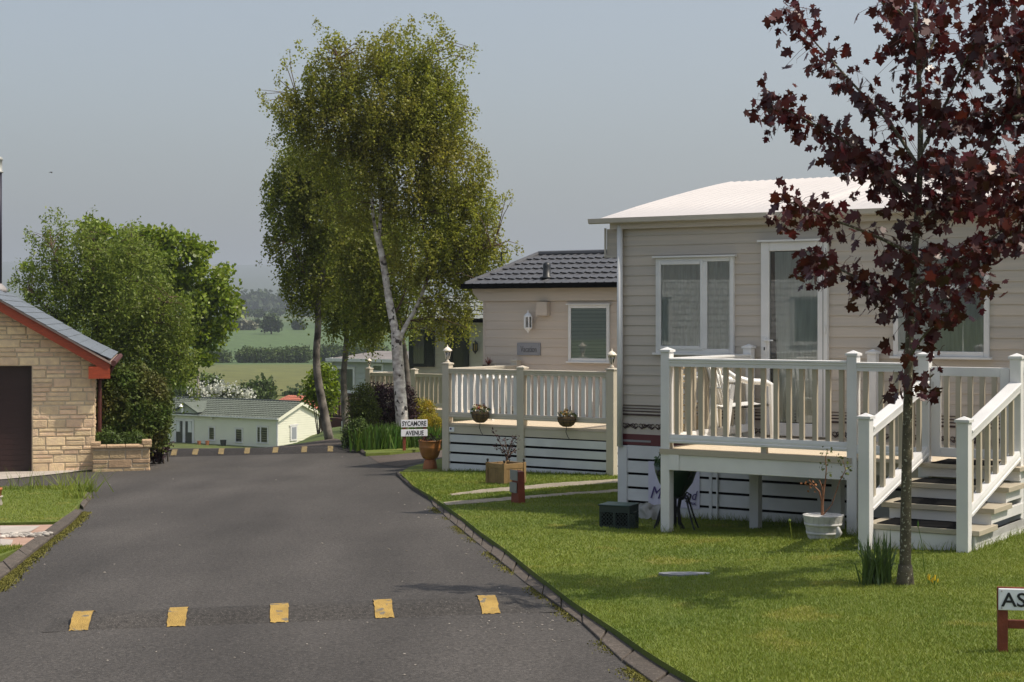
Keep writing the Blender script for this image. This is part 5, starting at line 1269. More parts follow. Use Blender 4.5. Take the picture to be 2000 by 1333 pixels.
vb = MB().add([(.23, -.2, ze6-.22), (.23, -.2, ze6+.02), (.23, yr, zr6+.08), (.23, yr, zr6-.16), (.16, -.2, ze6-.22), (.16, -.2, ze6+.02), (.16, yr, zr6+.08), (.16, yr, zr6-.16)], [(0,3,2,1),(4,5,6,7),(0,1,5,4),(2,3,7,6),(0,4,7,3),(1,2,6,5)])
vb.add([(.23, gw+.2, ze6-.22), (.23, gw+.2, ze6+.02), (.23, yr, zr6+.08), (.23, yr, zr6-.16), (.16, gw+.2, ze6-.22), (.16, gw+.2, ze6+.02), (.16, yr, zr6+.08), (.16, yr, zr6-.16)], [(0,1,2,3),(4,7,6,5),(0,4,5,1),(2,6,7,3),(0,3,7,4),(1,5,6,2)])
vb.build('barge_board', M_cream, c6)
MB().tube([(sl6, yr, zr6+.1), (.22, yr, zr6+.1)], .09, 6).build('ridge', mat('dark_green_ridge', (.05, .06, .05), .6), c6)
MB().box(sl6, .22, -.32, -.22, ze6-.07, ze6+.03).build('gutter', M_white, c6)
MB().box(-.10, .04, -.10, -.022, zb6, ze6-.05).build('downpipe', M_white, c6)
def far_win(a, b, t, bt, mull=()):
    window(c6, f6.s(a, 0), f6.s(b, 0), f6.z(a, bt, 0), f6.z(a, t, 0), -.02, .10, mull=[(f6.s(m_, 0), .12) for m_ in mull], cover='dark', proud=.06, sill=False, hood=True)
far_win(408, 421, 833, 861); far_win(460, 475, 836, 865); far_win(502, 525, 832, 866, (510,))
wn_ = f6; d6 = MB(); a, b = f6.s(341, 0), f6.s(380, 0); t6, b6 = f6.z(341, 818, 0), f6.z(341, 866, 0)
d6.box(a, a+.2, -.08, -.021, b6, t6).box(b-.2, b, -.08, -.021, b6, t6).box((a+b)/2-.13, (a+b)/2+.13, -.08, -.021, b6, t6).box(a+.2, b-.2, -.079, -.021, t6-.15, t6)
dd = d6.build('french_doors', M_white, c6)
MB().box(a+.2, b-.2, -.04, -.021, b6, t6-.15).build('pane', MATS['dark_glass'], dd)
cc = MB(); wavy(cc, a+.22, a+.65, b6+.9, t6-.16, -.05, .01, .2); wavy(cc, b-.65, b-.22, b6+.9, t6-.16, -.05, .01, .2); cc.build('curtain', M_curtain, dd)
# porch gable over the french doors
g0, g1, gm_ = f6.s(336, -.5), f6.s(386, -.5), f6.s(358, -.5); zp, zq = f6.z(358, 786, -.5), f6.z(386, 806, -.5)
MB().add([(g0+.15, -.30, zq-.1), (g1-.15, -.30, zq-.1), (gm_, -.30, zp-.08)], [(0, 1, 2)]).build('porch_gable', M_siding3, c6)
pr = MB().add([(g1, -.5, zq), (gm_, -.5, zp), (gm_+.1, yr+.1, zp+.02), (g1, .0, zq), (g1, -.5, zq-.12), (gm_, -.5, zp-.12), (g0, -.5, zq-.12), (g0, -.5, zq), (g0, 0, zq)], [(0, 3, 2, 1), (0, 1, 5, 4), (1, 7, 6, 5), (7, 1, 2, 8)]); pr.build('porch_roof', M_greentile, c6)
hl = f6.s(357, -.35); hz = f6.z(357, 797, -.35)
MB().lathe([(.22, 0), (.12, .14), (.02, .2)], (hl, -.5, hz+.1), 8).tube([(hl+.05, -.45, hz-.35), (hl+.05, -.45, hz+.1)], .08, 6).build('porch_lamp', M_white_lamp, c6)
window_r = MB(); xw = .02
e0_, e1_ = [((px-1000)/F*oC.y-oC.x)/(f6.v.x-(px-1000)/F*f6.v.y) for px in (566, 579)]
De = oC.y+f6.v.y*(e0_+e1_)/2; zt_, zb_ = CAMZ-(832-HY)/F*De, CAMZ-(861-HY)/F*De
ef = MB().box(.021, .08, e0_, e1_, zb_, zt_).build('window', M_white, c6)
MB().box(.081, .10, e0_-.1, e1_+.1, zt_, zt_+.12).build('hood', M_white, ef)
MB().box(.081, .086, e0_+.14, e1_-.1, zb_+.12, zt_-.1).build('pane', mat('pale_curtained_glass', (.28, .30, .33), .15), ef)
lp = MB()
for px in (416, 466): x = f6.s(px, 0); lp.lathe([(.12, 0), (.06, .1), (.02, .12)], (x, -.1, f6.z(px, 819, 0)), 8)
lp.build('wall_lamp', M_cream, c6)
for i, (px, h, lab) in enumerate([(389, 7, 'terracotta pot at the foot of the cream caravan nearest the french doors'), (405, 7, 'terracotta pot at the foot of the cream caravan below its narrow window'), (436, 9, 'dark square tub at the foot of the cream caravan')]):
    x = f6.s(px, -.8); zc = f6.z(px, 867.5, -.8); r = .16 if i < 2 else .24
    tag(MB().lathe([(r*.7, -.4), (r, h/3200*120*.9), (r*.85, h/3200*120*.9), (r*.2, h/3200*120*.8)], tuple(f6.w(x, -.8, zc)), 10 if i < 2 else 4).build('flower_pot', M_terra if i < 2 else M_iron, None), lab, 'pot')
# orange tiled roof of the next one down
o7 = at(640, 830, 140); f7 = Fr(o7.x, o7.y, -9.2)
c7 = fthing('static_caravan', 'static caravan with orange tiled roof showing above the cream caravan gable', 'caravan', f7)
ze7 = f7.z(640, 800, 0); a7 = f7.s(520, 0)
zr7 = f7.z(600, 774, 2.0)
siding('wall', M_cream, c7, a7, .6, -9.6, ze7, 0, .2); MB().box(.5, .6, .1, 4, -9.6, ze7).box(a7, a7+.1, .1, 4, -9.6, ze7).box(a7, .6, 3.9, 4.01, -9.6, ze7).build('end_walls', M_cream, c7)
tile_roof('roof', M_orangetile, c7, (a7, -.2, ze7), (.8, -.2, ze7), (.8, 2.0, zr7), (a7+.9, 2.0, zr7), 26, 6, .05, .05)
tile_roof('roof_back', M_orangetile, c7, (.8, 4.2, ze7), (a7, 4.2, ze7), (a7+.9, 2.0, zr7), (.8, 2.0, zr7), 26, 6, .05, .05)

# ================================================================== GARAGE
DG = 30.0; TG = R(-12.2)
oG = at(185, 917, DG); fG = Fr(oG.x, oG.y, oG.z, TG)     # right-hand corner of its front; x grows to the right
gr = fthing('garage', 'sandstone garage with dark red door and blue-grey slate roof', 'garage', fG)
zg = oG.z-.12; xa = fG.s(-100, 0); xl = 2*xa; xd = fG.s(62, 0); zd = fG.z(62, 715, 0); zev = fG.z(185, 706, 0)
def verge_z(x): return fG.z(185, 690, -.25)+(0-x)*math.tan(R(30.5)) if x > xa else fG.z(185, 690, -.25)+(0-(2*xa-x))*math.tan(R(30.5))
zap = verge_z(xa)
# mortar core: front with the door opening, sides, back
xdl = 2*xa-xd
cr = MB()
cr.prism([(xd, zg), (0, zg), (0, zev), (xd, verge_z(xd)-.02)], .015, .20)
cr.prism([(xl, zg), (xdl, zg), (xdl, verge_z(xdl)-.02), (xl, zev)], .015, .20)
cr.prism([(xdl, zd), (xd, zd), (xd, verge_z(xd)-.02), (xa, zap-.02), (xdl, verge_z(xdl)-.02)], .0151, .2)
cr.box(-.185, -.015, .2, 4.8, zg, zev).box(xl+.015, xl+.185, .2, 4.8, zg, zev).prism([(xl, zg), (0, zg), (0, zev), (xa, zap-.02), (xl, zev)], 4.8, 5.0)
core = cr.build('mortar', M_mortar, gr)
def stones(mb, x0, x1, z0, z1, place, skip=None, rnd=random):
    """random coursed blocks: place(x,z,depth) -> point"""
    z = z0
    while z < z1:
        big = rnd.random() < .42; h = rnd.uniform(.15, .175) if big else rnd.uniform(.075, .09)
        x = x0-rnd.uniform(0, .2)
        while x < x1:
            w = rnd.uniform(.26, .42); parts = [(z, h)]
            if big and rnd.random() < .45: q = rnd.uniform(.45, .6)*h; parts = [(z, q), (z+q, h-q)]
            for zz, hh in parts:
                a, b, c, d = max(x, x0)+.006, min(x+w, x1)-.006, zz+.006, min(zz+hh, z1)-.006
                if b-a < .03 or d-c < .02 or (skip and skip(a, b, c, d)): continue
                dp = rnd.uniform(.005, .020); e = .012
                r_ = lambda: rnd.uniform(-.004, .004)
                f4_ = [(a+e+r_(), c+e+r_()), (b-e+r_(), c+e+r_()), (b-e+r_(), d-e+r_()), (a+e+r_(), d-e+r_())]; b4 = [(a, c), (b, c), (b, d), (a, d)]
                vs = [place(p, q, dp) for p, q in f4_]+[place(p, q, -.012) for p, q in b4]
                mb.add(vs, [(0, 1, 2, 3), (0, 4, 5, 1), (1, 5, 6, 2), (2, 6, 7, 3), (3, 7, 4, 0)])
            x += w
        z += h
sm_ = MB()
fp_ = lambda x, z, d: (x, .015-d, z); hi_ = lambda a, b, c, d: d > min(verge_z(a), verge_z(b))+.03
stones(sm_, xd+.005, .012, zg, zd+.0, fp_, hi_); stones(sm_, xl, xdl, zg, zd, fp_, hi_); stones(sm_, xl, .012, zd+.002, zap, fp_, hi_)
stones(sm_, 0, 5.0, zg, zev, lambda y, z, d: (-.015+d, y, z))
sm_.build('stone_facing', M_stone, gr)
MB().box(xd-.02, xd+.03, .02, .36, zg, zd).box(xdl-.03, xdl+.02, .02, .36, zg, zd).build('door_jamb', M_redmetal, gr)
gd = MB(); z = zg
while z < zd: gd.box(xdl+.02, xd-.02, .17, .20, z, min(zd, z+.088)); gd.box(xdl+.02, xd-.02, .175, .195, z+.088, z+.10); z += .10
gd.build('garage_door', M_redmetal, gr)
# roof: slates, verge undercloak, barge board, box end, gutter
yv0, yv1 = -.32, 5.2; xe = .30
ze_ = verge_z(0)-xe*math.tan(R(30.5))+.02
def rp(x, y, lift=0): return (x, y, verge_z(0)-x*math.tan(R(30.5))+lift if x > xa else verge_z(0)-(2*xa-x)*math.tan(R(30.5))+lift)
sl_ = MB(); L = math.hypot(xe-xa, zap-ze_); nr = 15
for sgn in (1, -1):
    for r in range(nr):
        t0 = r/nr; t1 = (r+1.35)/nr; x0 = xe+(xa-xe)*t0; x1 = xe+(xa-xe)*min(1, t1)
        kick = .05*max(0, 1-r/2.5)
        y = yv0-(.15 if r % 2 else 0)
        while y < yv1:
            ya, yb2 = max(yv0, y)+.0015, min(yv1, y+.30)-.0015; y += .30
            if yb2-ya < .02: continue
            q = [rp(x0, ya, .028+kick), rp(x0, yb2, .028+kick), rp(x1, yb2, .010+kick*.5), rp(x1, ya, .010+kick*.5)]
            q += [(a, b, c-.012) for a, b, c in q[:2]]
            if sgn < 0: q = [(2*xa-a, b, c) for a, b, c in q]
            sl_.add(q, [(0, 1, 2, 3), (0, 4, 5, 1), (0, 3, 4), (1, 5, 2)])
roofg = sl_.build('roof', M_slate, gr)
uc = MB()
for sgn in (1, -1):
    for (lo, hi, ya, yb2, nm) in ((-.03, .012, yv0+.01, yv1, 'u'),):
        q = [rp(xe, ya, lo), rp(xa, ya, lo), rp(xa, ya, hi), rp(xe, ya, hi), rp(xe, yb2, lo), rp(xa, yb2, lo), rp(xa, yb2, hi), rp(xe, yb2, hi)]
        if sgn < 0: q = [(2*xa-a, b, c) for a, b, c in q]
        uc.add(q, [(0, 1, 2, 3), (4, 7, 6, 5), (0, 4, 5, 1), (2, 6, 7, 3), (0, 3, 7, 4), (1, 5, 6, 2)])
uc.build('undercloak', mat('pink_mortar', (.34, .25, .21), .9, var=.2), gr)
bb = MB()
for sgn in (1, -1):
    q = [rp(xe-.02, -.27, -.21), rp(xa, -.27, -.21), rp(xa, -.27, -.035), rp(xe-.02, -.27, -.035)]; q += [(a, -.235, c) for a, b, c in q]
    if sgn < 0: q = [(2*xa-a, b, c) for a, b, c in q]
    bb.add(q, [(0, 1, 2, 3), (4, 7, 6, 5), (0, 4, 5, 1), (2, 6, 7, 3), (0, 3, 7, 4), (1, 5, 6, 2)])
zc = rp(xe-.02, 0, -.21)[2]
bb.box(-.10, xe-.025, -.275, .02, zc-.09, zc+.13)
bb.build('barge_board', M_redwood, gr)
MB().tube([(xe+.04, yv0+.03, ze_-.03), (xe+.04, yv1, ze_-.03)], .055, 8).build('gutter', M_darkwood, gr)
MB().tube([(xe+.04, .28, ze_-.05), (xe-.05, .28, ze_-.22), (.08, .28, ze_-.36), (.08, .28, zg)], .035, 8).build('downpipe', M_darkwood, gr)
MB().tube([rp(xa, yv0, .04), rp(xa, yv1, .04)], .09, 8).build('ridge', M_slate, gr)
# black flue with pale cowl
fy = 4.0; xf = fG.s(-4, fy); bz = rp(xf, fy)[2]
dF = fG.D(-4, fy)/F; ztop = fG.z(-4, 338, fy)
fl_ = MB().tube([(xf, fy, bz-.1), (xf, fy, ztop)], 7.5*dF, 14).build('flue_pipe', mat('dark_purple_flue', (.012, .010, .022), .35), gr, smooth=True)
MB().lathe([(10*dF, 0), (10*dF, 3*dF), (8*dF, 4*dF), (8*dF, 24*dF), (10*dF, 25*dF), (8*dF, 30*dF), (1*dF, 33*dF)], (xf, fy, ztop), 12).build('flue_cowl', mat('pale_cowl', (.36, .37, .34), .4), fl_, smooth=True)
MB().lathe([(18*dF, -6*dF), (16*dF, 2*dF), (9*dF, 9*dF), (7.6*dF, 11*dF)], (xf, fy, bz), 14).build('flashing', mat('lead_flashing', (.27, .25, .24), .6), fl_, smooth=True)

# low stone planter wall beside it
dP = 29.4; oP = at(180, 918, dP); fP = Fr(oP.x, oP.y, oP.z, R(-14)); lw = fP.s(293, 0); zp0 = oP.z-.15; zp1 = fP.z(200, 876, 0); 
pl_ = fthing('planter_wall', 'low weathered sandstone planter wall with raised ends below the dark shrub', 'planter', fP)
MB().box(.015, lw-.015, .015, .22, zp0, zp1).box(.015, .2, .22, 1.3, zp0, zp1).box(lw-.2, lw-.015, .22, 1.3, zp0, zp1).build('mortar', M_mortar, pl_)
sw = MB(); stones(sw, 0, lw, zp0, zp1-.005, lambda x, z, d: (x, .015-d, z)); stones(sw, 0, 1.3, zp0, zp1-.005, lambda y, z, d: (lw-.015+d, y, z)); stones(sw, 0, 1.3, zp0, zp1-.005, lambda y, z, d: (.015-d, y, z))
sw.build('stone_facing', M_stone2, pl_)
cp = MB(); x = -.03
while x < lw+.03:
    e = min(lw+.03, x+random.uniform(.26, .4)); cp.box(x+.003, e-.003, -.04, .25, zp1, zp1+.05); x = e
cp.build('coping', M_stone2, pl_, bevel=.012)
MB().box(-.03, .15, -.035, .24, zp1+.052, zp1+.11).box(lw-.14, lw+.03, -.035, .24, zp1+.052, zp1+.135).build('end_cap', M_stone2, pl_, bevel=.012)
MB().box(.2, lw-.2, .22, 1.3, zp0, zp1-.02).build('soil', M_soil, pl_)
# terracotta pot at the very edge
tq = gp(-4, 988, .06); k = tq.y/F
pt2 = thing('terracotta_pot', 'terracotta pot on a pale stand at the edge of the small lawn', 'pot', tq)
MB().lathe([(7*k, -2*k), (9*k, 4*k), (6*k, 14*k), (9.5*k, 17*k), (9.5*k, 19*k)], tq, 14).build('stand', M_concrete, pt2, smooth=True)
MB().lathe([(6*k, 19*k), (7.5*k, 30*k), (8.5*k, 30.5*k), (8.5*k, 35*k), (7.4*k, 35*k), (6.5*k, 31*k), (.5*k, 30*k)], tq, 14).build('pot', M_terra, pt2, smooth=True)
# ================================================================== VEGETATION
def lobes_points(lobes, D, n, depth=.8, shell=.35, dz=0.):
    """random points inside ellipsoids given in photo pixels at distance D, more of them towards the outside"""
    vol = np.array([l[2]*l[3]*(l[2]+l[3]) for l in lobes], float); cnt = RNG.multinomial(n, vol/vol.sum()); out = []
    for l, c in zip(lobes, cnt):
        if c == 0: continue
        d = rand_unit(c); r = (shell+(1-shell)*RNG.uniform(0, 1, c))**.6; q = d*r[:, None]
        dd = l[4] if len(l) > 4 else 0.
        x = l[0]+q[:, 0]*l[2]; y = l[1]+q[:, 1]*l[3]; dep = D+dd+q[:, 2]*(l[2]+l[3])/2*depth*D/F
        out.append(np.stack([(x-1000)/F*D, dep, CAMZ-(y-HY)/F*D], 1))
    return np.concatenate(out)
def strands(tips, length, per, spread, up=0.):
    """hanging twigs: per leaves along each strand"""
    n = len(tips); L = length*RNG.uniform(.4, 1.3, n); side = RNG.normal(size=(n, 2))*.28
    t = RNG.uniform(0, 1, (n, per)); P = np.zeros((n, per, 3))
    P[:, :, 0] = tips[:, None, 0]+side[:, None, 0]*t*L[:, None]+RNG.normal(size=(n, per))*spread
    P[:, :, 1] = tips[:, None, 1]+side[:, None, 1]*t*L[:, None]+RNG.normal(size=(n, per))*spread
    P[:, :, 2] = tips[:, None, 2]-(t**1.3-up)*L[:, None]+RNG.normal(size=(n, per))*spread
    return P.reshape(-1, 3)
def limb(mb, pp, D, r0, r1, n=8, dd=0., jit=0.):
    k = len(pp); pts = []
    for i, (x, y) in enumerate(pp): 
        pts.append(at(x, y, D+dd*i/(k-1)+(random.uniform(-jit, jit) if i else 0)))
    # smooth by subdivision
    for _ in range(2):
        o = [pts[0]]
        for a, b in zip(pts, pts[1:]): o += [a.lerp(b, .25), a.lerp(b, .75)]
        pts = o+[pts[-1]]
    m = len(pts); mb.tube(pts, [r0+(r1-r0)*(i/(m-1))**.8 for i in range(m)], n); return pts
def twigs_to(mb, tips, hubs, r=.012, frac=1.):
    """thin branches from the nearest hub point up to foliage tips"""
    H = np.array([list(h) for h in hubs])
    for p in tips:
        w = H[:, 2] < p[2]+.2; hh = H[w] if w.any() else H
        d = ((hh-p)**2).sum(1); a = Vector(hh[d.argmin()]); b = Vector(p)
        if (b-a).length > 1.9 or p[2] > H[:, 2].max()-.1: continue
        m = a.lerp(b, .5)+Vector((random.gauss(0, .06), random.gauss(0, .06), .12*(b-a).length))
        mb.tube([a, m, b], [r, r*.65, r*.3], 4)

# ---------------------------------------------------------------- the white birch
DB = 36.0; bz = on((783-1000)/F*DB, DB, .06)
tb_ = thing('birch_tree', 'tall birch with white forked trunk behind the black-lettered two-board street sign', 'tree', bz)
tk = MB(); br = MB(); base = 614+(CAMZ-bz.z+.2)*F/DB
hub = []
hub += limb(tk, [(788, base), (786, 830), (781, 760), (776, 690), (774, 650)], DB, .155, .115, 12)
up = limb(tk, [(774, 655), (764, 610), (757, 570), (750, 520), (742, 480), (734, 452)], DB, .10, .062, 10); hub += up
hub += limb(tk, [(735, 455), (729, 430), (727, 395), (722, 340), (712, 300)], DB, .045, .022, 8, -.2); hub += limb(tk, [(740, 470), (743, 430), (743, 380), (742, 345), (735, 300), (745, 230), (740, 160)], DB, .05, .016, 8, .2)
hub += limb(br, [(718, 320), (690, 280), (660, 245), (625, 225), (585, 205)], DB, .028, .008, 6, .4); hub += limb(br, [(712, 300), (700, 240), (680, 180), (660, 110)], DB, .026, .008, 6, -.4)
hub += limb(br, [(742, 300), (790, 230), (830, 150), (855, 80)], DB, .028, .008, 6, .5); hub += limb(br, [(743, 380), (800, 330), (850, 290), (890, 240)], DB, .028, .008, 6, .7)
rl = limb(tk, [(779, 668), (790, 640), (812, 605), (826, 570), (838, 535)], DB, .062, .034, 9, .2); hub += rl
hub += limb(br, [(836, 545), (850, 490), (880, 430), (920, 380)], DB, .034, .010, 7, .6); hub += limb(br, [(832, 555), (835, 500), (825, 430), (815, 350)], DB, .03, .010, 7, -.3); hub += limb(br, [(838, 535), (880, 510), (930, 490), (965, 480)], DB, .02, .007, 6, -.5)
hub += limb(br, [(766, 620), (785, 590), (800, 540), (810, 480)], DB, .03, .008, 6, .8)
tk.build('trunk', M_birchbark, tb_, smooth=True)
LB = [(745, 190, 120, 120), (640, 225, 95, 70), (600, 195, 70, 50), (655, 130, 60, 75), (780, 100, 80, 55), (855, 105, 50, 65), (840, 220, 85, 100), (880, 330, 85, 95), (800, 320, 110, 120), (905, 430, 84, 88), (930, 500, 66, 66), (900, 470, 70, 80), (830, 460, 100, 95), (870, 560, 75, 70), (700, 350, 90, 100), (800, 210, 100, 100), (870, 620, 55, 40), (935, 395, 50, 40), (890, 170, 30, 40), (630, 170, 45, 70), (575, 240, 50, 45), (615, 290, 70, 50), (560, 215, 40, 30)]
tips = lobes_points(LB, DB, 4500)
wisp = []
for x, y in [(622, 40), (632, 62), (640, 85), (855, 32), (868, 45), (880, 60), (845, 40), (920, 88), (905, 95), (510, 182), (520, 195), (535, 205), (545, 145), (560, 110), (575, 100), (985, 385), (1000, 378), (968, 375), (995, 488), (985, 500), (1005, 480), (960, 550), (940, 590), (915, 120), (925, 210), (940, 290), (590, 90), (780, 45), (800, 40), (760, 55), (720, 60), (700, 75), (530, 270), (560, 258), (912, 640), (880, 650), (840, 640)]:
    for i in range(4): q = at(x+random.gauss(0, 7), y+random.gauss(0, 7), DB+random.gauss(0, .5)); wisp.append(list(q))
wisp = np.array(wisp)
twigs_to(br, np.concatenate([tips[::11], wisp[::3]]), hub, .013); 
br.build('branches', mat('reddish_twig', (.10, .055, .035), .8), tb_)
P = np.concatenate([strands(tips, .42, 27, .045), strands(wisp, .22, 12, .04)])
pxs = 1000+P[:, 0]/P[:, 1]*F; pys = HY-(P[:, 2]-CAMZ)/P[:, 1]*F
mp = np.array([(786, 900), (786, 830), (781, 760), (776, 690), (768, 625), (757, 570), (750, 520), (742, 480), (738, 440), (734, 395), (733, 350)])
ctr = np.interp(pys, mp[::-1, 1], mp[::-1, 0]); rp_ = np.array([(779, 668), (790, 640), (812, 605), (826, 570), (838, 535)]); ct2 = np.interp(pys, rp_[::-1, 1], rp_[::-1, 0])
cut = (P[:, 1] < DB+.15) & (((np.abs(pxs-ctr) < 15) & (pys > 385)) | ((np.abs(pxs-ct2) < 9) & (pys > 545) & (pys < 668)))
P = P[~cut | (RNG.uniform(0, 1, len(P)) < .10)]
leaves('foliage', P, .057, M_leaf_birch, tb_, aspect=.75)
# ---------------------------------------------------------------- the other birches
def birch(label, D, px, py, trunk, limbs, lobes, n, per, m=M_leaf_birch2, bark=M_birchdark, r=.15, dd=0., leaf=.07, ln=.5):
    b = on((px-1000)/F*D, D, .04); t = thing('birch_tree', label, 'tree', b); k = MB(); h = limb(k, [(px, 614+(CAMZ-b.z+.25)*F/D)]+trunk, D, r, r*.4, 10)
    for l in limbs: h += limb(k, l, D, r*.3, .008, 6, random.uniform(-.6, .6))
    k.build('trunk', bark, t, smooth=True)
    tp = lobes_points(lobes, D, n); q = MB(); twigs_to(q, tp[::6], h, .012); q.build('branches', MATS['reddish_twig'], t)
    leaves('foliage', strands(tp, ln, per, .05), leaf, m, t, aspect=.7); return t
birch('birch with brown-streaked trunk standing right behind the white birch', 38.5, 802, 830, [(797, 770), (792, 700), (785, 660), (778, 610)], [[(780, 620), (770, 560), (760, 480)], [(785, 650), (800, 590), (815, 540)]],
      [(760, 500, 90, 110), (720, 560, 70, 90), (700, 470, 70, 90), (800, 600, 50, 55), (740, 620, 40, 40)], 900, 24, r=.115)
birch('leaning birch with dark lower trunk between cream caravan gable and red railing', 40.5, 646, 848, [(632, 800), (620, 740), (617, 690), (622, 640), (620, 590), (628, 540), (640, 480), (650, 400)],
      [[(622, 600), (600, 540), (570, 480)], [(630, 540), (600, 450), (570, 400)], [(640, 480), (640, 400), (620, 330)], [(645, 440), (680, 380), (700, 330)]],
      [(590, 350, 80, 75), (640, 400, 85, 100), (560, 400, 50, 60), (580, 470, 65, 70), (620, 530, 75, 60), (570, 330, 40, 55), (660, 320, 80, 70), (585, 550, 40, 40), (600, 590, 40, 22)], 1700, 24, r=.125)
birch('dark-trunked birch standing before the pale grey caravan', 43.0, 676, 840, [(674, 790), (670, 740), (675, 690), (678, 640), (676, 580), (685, 500)], [[(676, 600), (650, 540), (640, 480)], [(680, 560), (710, 500), (730, 450)], [(676, 620), (690, 600), (705, 590)]],
      [(680, 560, 70, 80), (660, 480, 70, 80), (720, 500, 60, 80), (690, 620, 55, 45), (730, 600, 40, 60), (650, 600, 40, 35), (715, 650, 36, 20)], 1200, 24, r=.11)

# ---------------------------------------------------------------- trees behind the garage
def clump_tree(name, label, D, px, base, trunk, lobes, nclump, per, crad, leaf, m, r=.2, bark=M_darkbark, depth=.8):
    b = on((px-1000)/F*D, D); t = thing(name, label, 'tree', b); k = MB(); h = limb(k, [(px, 614+(CAMZ-b.z+.3)*F/D)]+trunk, D, r, r*.35, 9)
    top = trunk[-1]
    for l in lobes[::2]: h += limb(k, [trunk[0], ((trunk[-1][0]+l[0])/2, (trunk[-1][1]+l[1])/2+10), (l[0], l[1])], D, r*.35, .02, 6, random.uniform(-.5, .5))
    k.build('trunk', bark, t, smooth=True)
    c = lobes_points(lobes, D, nclump, depth, .6)
    d = rand_unit(nclump*per); q = RNG.uniform(.35, 1, nclump*per)[:, None]
    P = np.repeat(c, per, 0)+d*q*crad*np.repeat(RNG.uniform(.5, 1.3, nclump), per)[:, None]*np.array([1, 1, .72])
    leaves('foliage', P, leaf, m, t, aspect=.75, droop=.3); return t
D = 62.
clump_tree('maple_tree', 'bright green broad-leaved tree behind the feathery tree by the garage', D, 292, 830, [(300, 760), (315, 680), (330, 600)],
           [(330, 510, 70, 60), (385, 540, 60, 65), (420, 600, 48, 50), (360, 600, 70, 70), (290, 540, 60, 80), (230, 490, 60, 45), (395, 650, 42, 34), (310, 470, 50, 28), (250, 560, 80, 90), (180, 470, 36, 36), (440, 590, 26, 34), (70, 525, 22, 14), (330, 700, 60, 50), (380, 690, 45, 30)], 520, 70, .42, .17, M_leaf_maple, .3)
D = 44.
bW = on((200-1000)/F*D, D); tw_ = thing('feathery_tree', 'feathery grey-green tree directly behind the garage roof', 'tree', bW); k = MB()
h = limb(k, [(205, 614+(CAMZ-bW.z+.3)*F/D), (205, 760), (195, 680), (185, 600), (175, 540)], D, .16, .05, 9)
for l in [[(195, 680), (240, 600), (260, 520), (256, 440)], [(190, 640), (130, 560), (100, 480)], [(185, 600), (180, 520), (185, 440)], [(200, 700), (280, 640), (330, 580)], [(195, 680), (110, 620), (60, 570)], [(203, 740), (280, 720), (340, 700)]]: h += limb(k, l, D, .05, .008, 6, random.uniform(-.7, .7))
k.build('trunk', M_darkbark, tw_, smooth=True)
LW = [(130, 490, 70, 60), (180, 530, 100, 80), (250, 560, 90, 110), (110, 570, 70, 80), (190, 640, 110, 80), (290, 630, 80, 80), (330, 690, 60, 50), (240, 660, 80, 50), (70, 590, 40, 60), (340, 610, 50, 60), (340, 680, 50, 50), (100, 455, 40, 30), (255, 470, 30, 40), (180, 450, 26, 30), (350, 740, 50, 30), (60, 530, 30, 30)]
tp = lobes_points(LW, D, 2100)
ws = np.array([list(at(x+random.gauss(0, 6), y+random.gauss(0, 6), D+random.gauss(0, .5))) for x, y in [(97, 415), (110, 420), (125, 418), (178, 412), (184, 425), (172, 440), (258, 430), (255, 445), (60, 450), (55, 460), (35, 520), (28, 545), (35, 560), (50, 510), (22, 553), (85, 430), (145, 432)] for i in range(4)])
q = MB(); twigs_to(q, np.concatenate([tp[::7], ws[::3]]), h, .011); q.build('branches', MATS['reddish_twig'], tw_)
leaves('foliage', np.concatenate([strands(tp, .55, 22, .06), strands(ws, .28, 10, .05)]), .088, M_leaf_willow, tw_, aspect=.5)

# ---------------------------------------------------------------- shrubs
def shrub(name, label, cat, D, px, lobes, n, leaf, m, per=14, crad=.10, lift=0., depth=.8, aspect=.6, stems=10, group=None, droop=.1, shell=.55):
    b = on((px-1000)/F*D, D, lift); t = thing(name, label, cat, b, group); c = lobes_points(lobes, D, n, depth, shell)
    c[:, 2] = np.maximum(c[:, 2], gv(c[:, 0], c[:, 1])+lift+.02)
    P = np.repeat(c, per, 0)+RNG.normal(size=(n*per, 3))*crad*.6; P[:, 2] = np.maximum(P[:, 2], gv(P[:, 0], P[:, 1])+lift)
    leaves('foliage', P, leaf, m, t, aspect=aspect, droop=droop)
    k = MB()
    for p in c[RNG.integers(0, n, stems)]:
        a = Vector((b.x+random.gauss(0, .05), b.y+random.gauss(0, .05), b.z-.05)); v = Vector(p); k.tube([a, a.lerp(v, .5)+Vector((0, 0, .1*(v-a).length)), v], [.02, .014, .006], 5)
    k.build('stems', M_darkbark, t); return t
shrub('rhododendron', 'large rounded dark shrub with bronze tips between garage and road', 'shrub', 31.2, 258, [(258, 800, 72, 82), (238, 770, 50, 50), (285, 790, 46, 56), (300, 840, 28, 40), (215, 830, 30, 50)], 1900, .07, M_leaf_rhodo, 14, .09, aspect=.5, stems=16, shell=.85)
shrub('low_shrub', 'low leafy plant spilling over the stone planter wall', 'shrub', 30.2, 225, [(205, 862, 22, 12), (235, 866, 22, 10), (262, 862, 22, 16), (215, 848, 14, 10)], 260, .07, MATS['hedge_leaf'], 12, .07, lift=.45, aspect=.4, stems=6)
shrub('low_shrub', 'small dark reddish shrub at the foot of the stone planter end', 'shrub', 31.8, 312, [(310, 878, 14, 20), (303, 895, 12, 10), (320, 868, 10, 14)], 160, .055, M_leaf_barb, 12, .06, stems=5)
shrub('low_shrub', 'pale flowering shrub at the road edge of the large dark shrub', 'shrub', 32.6, 322, [(318, 840, 9, 22), (324, 815, 7, 16)], 90, .05, M_leaf_yg, 10, .06, stems=4)
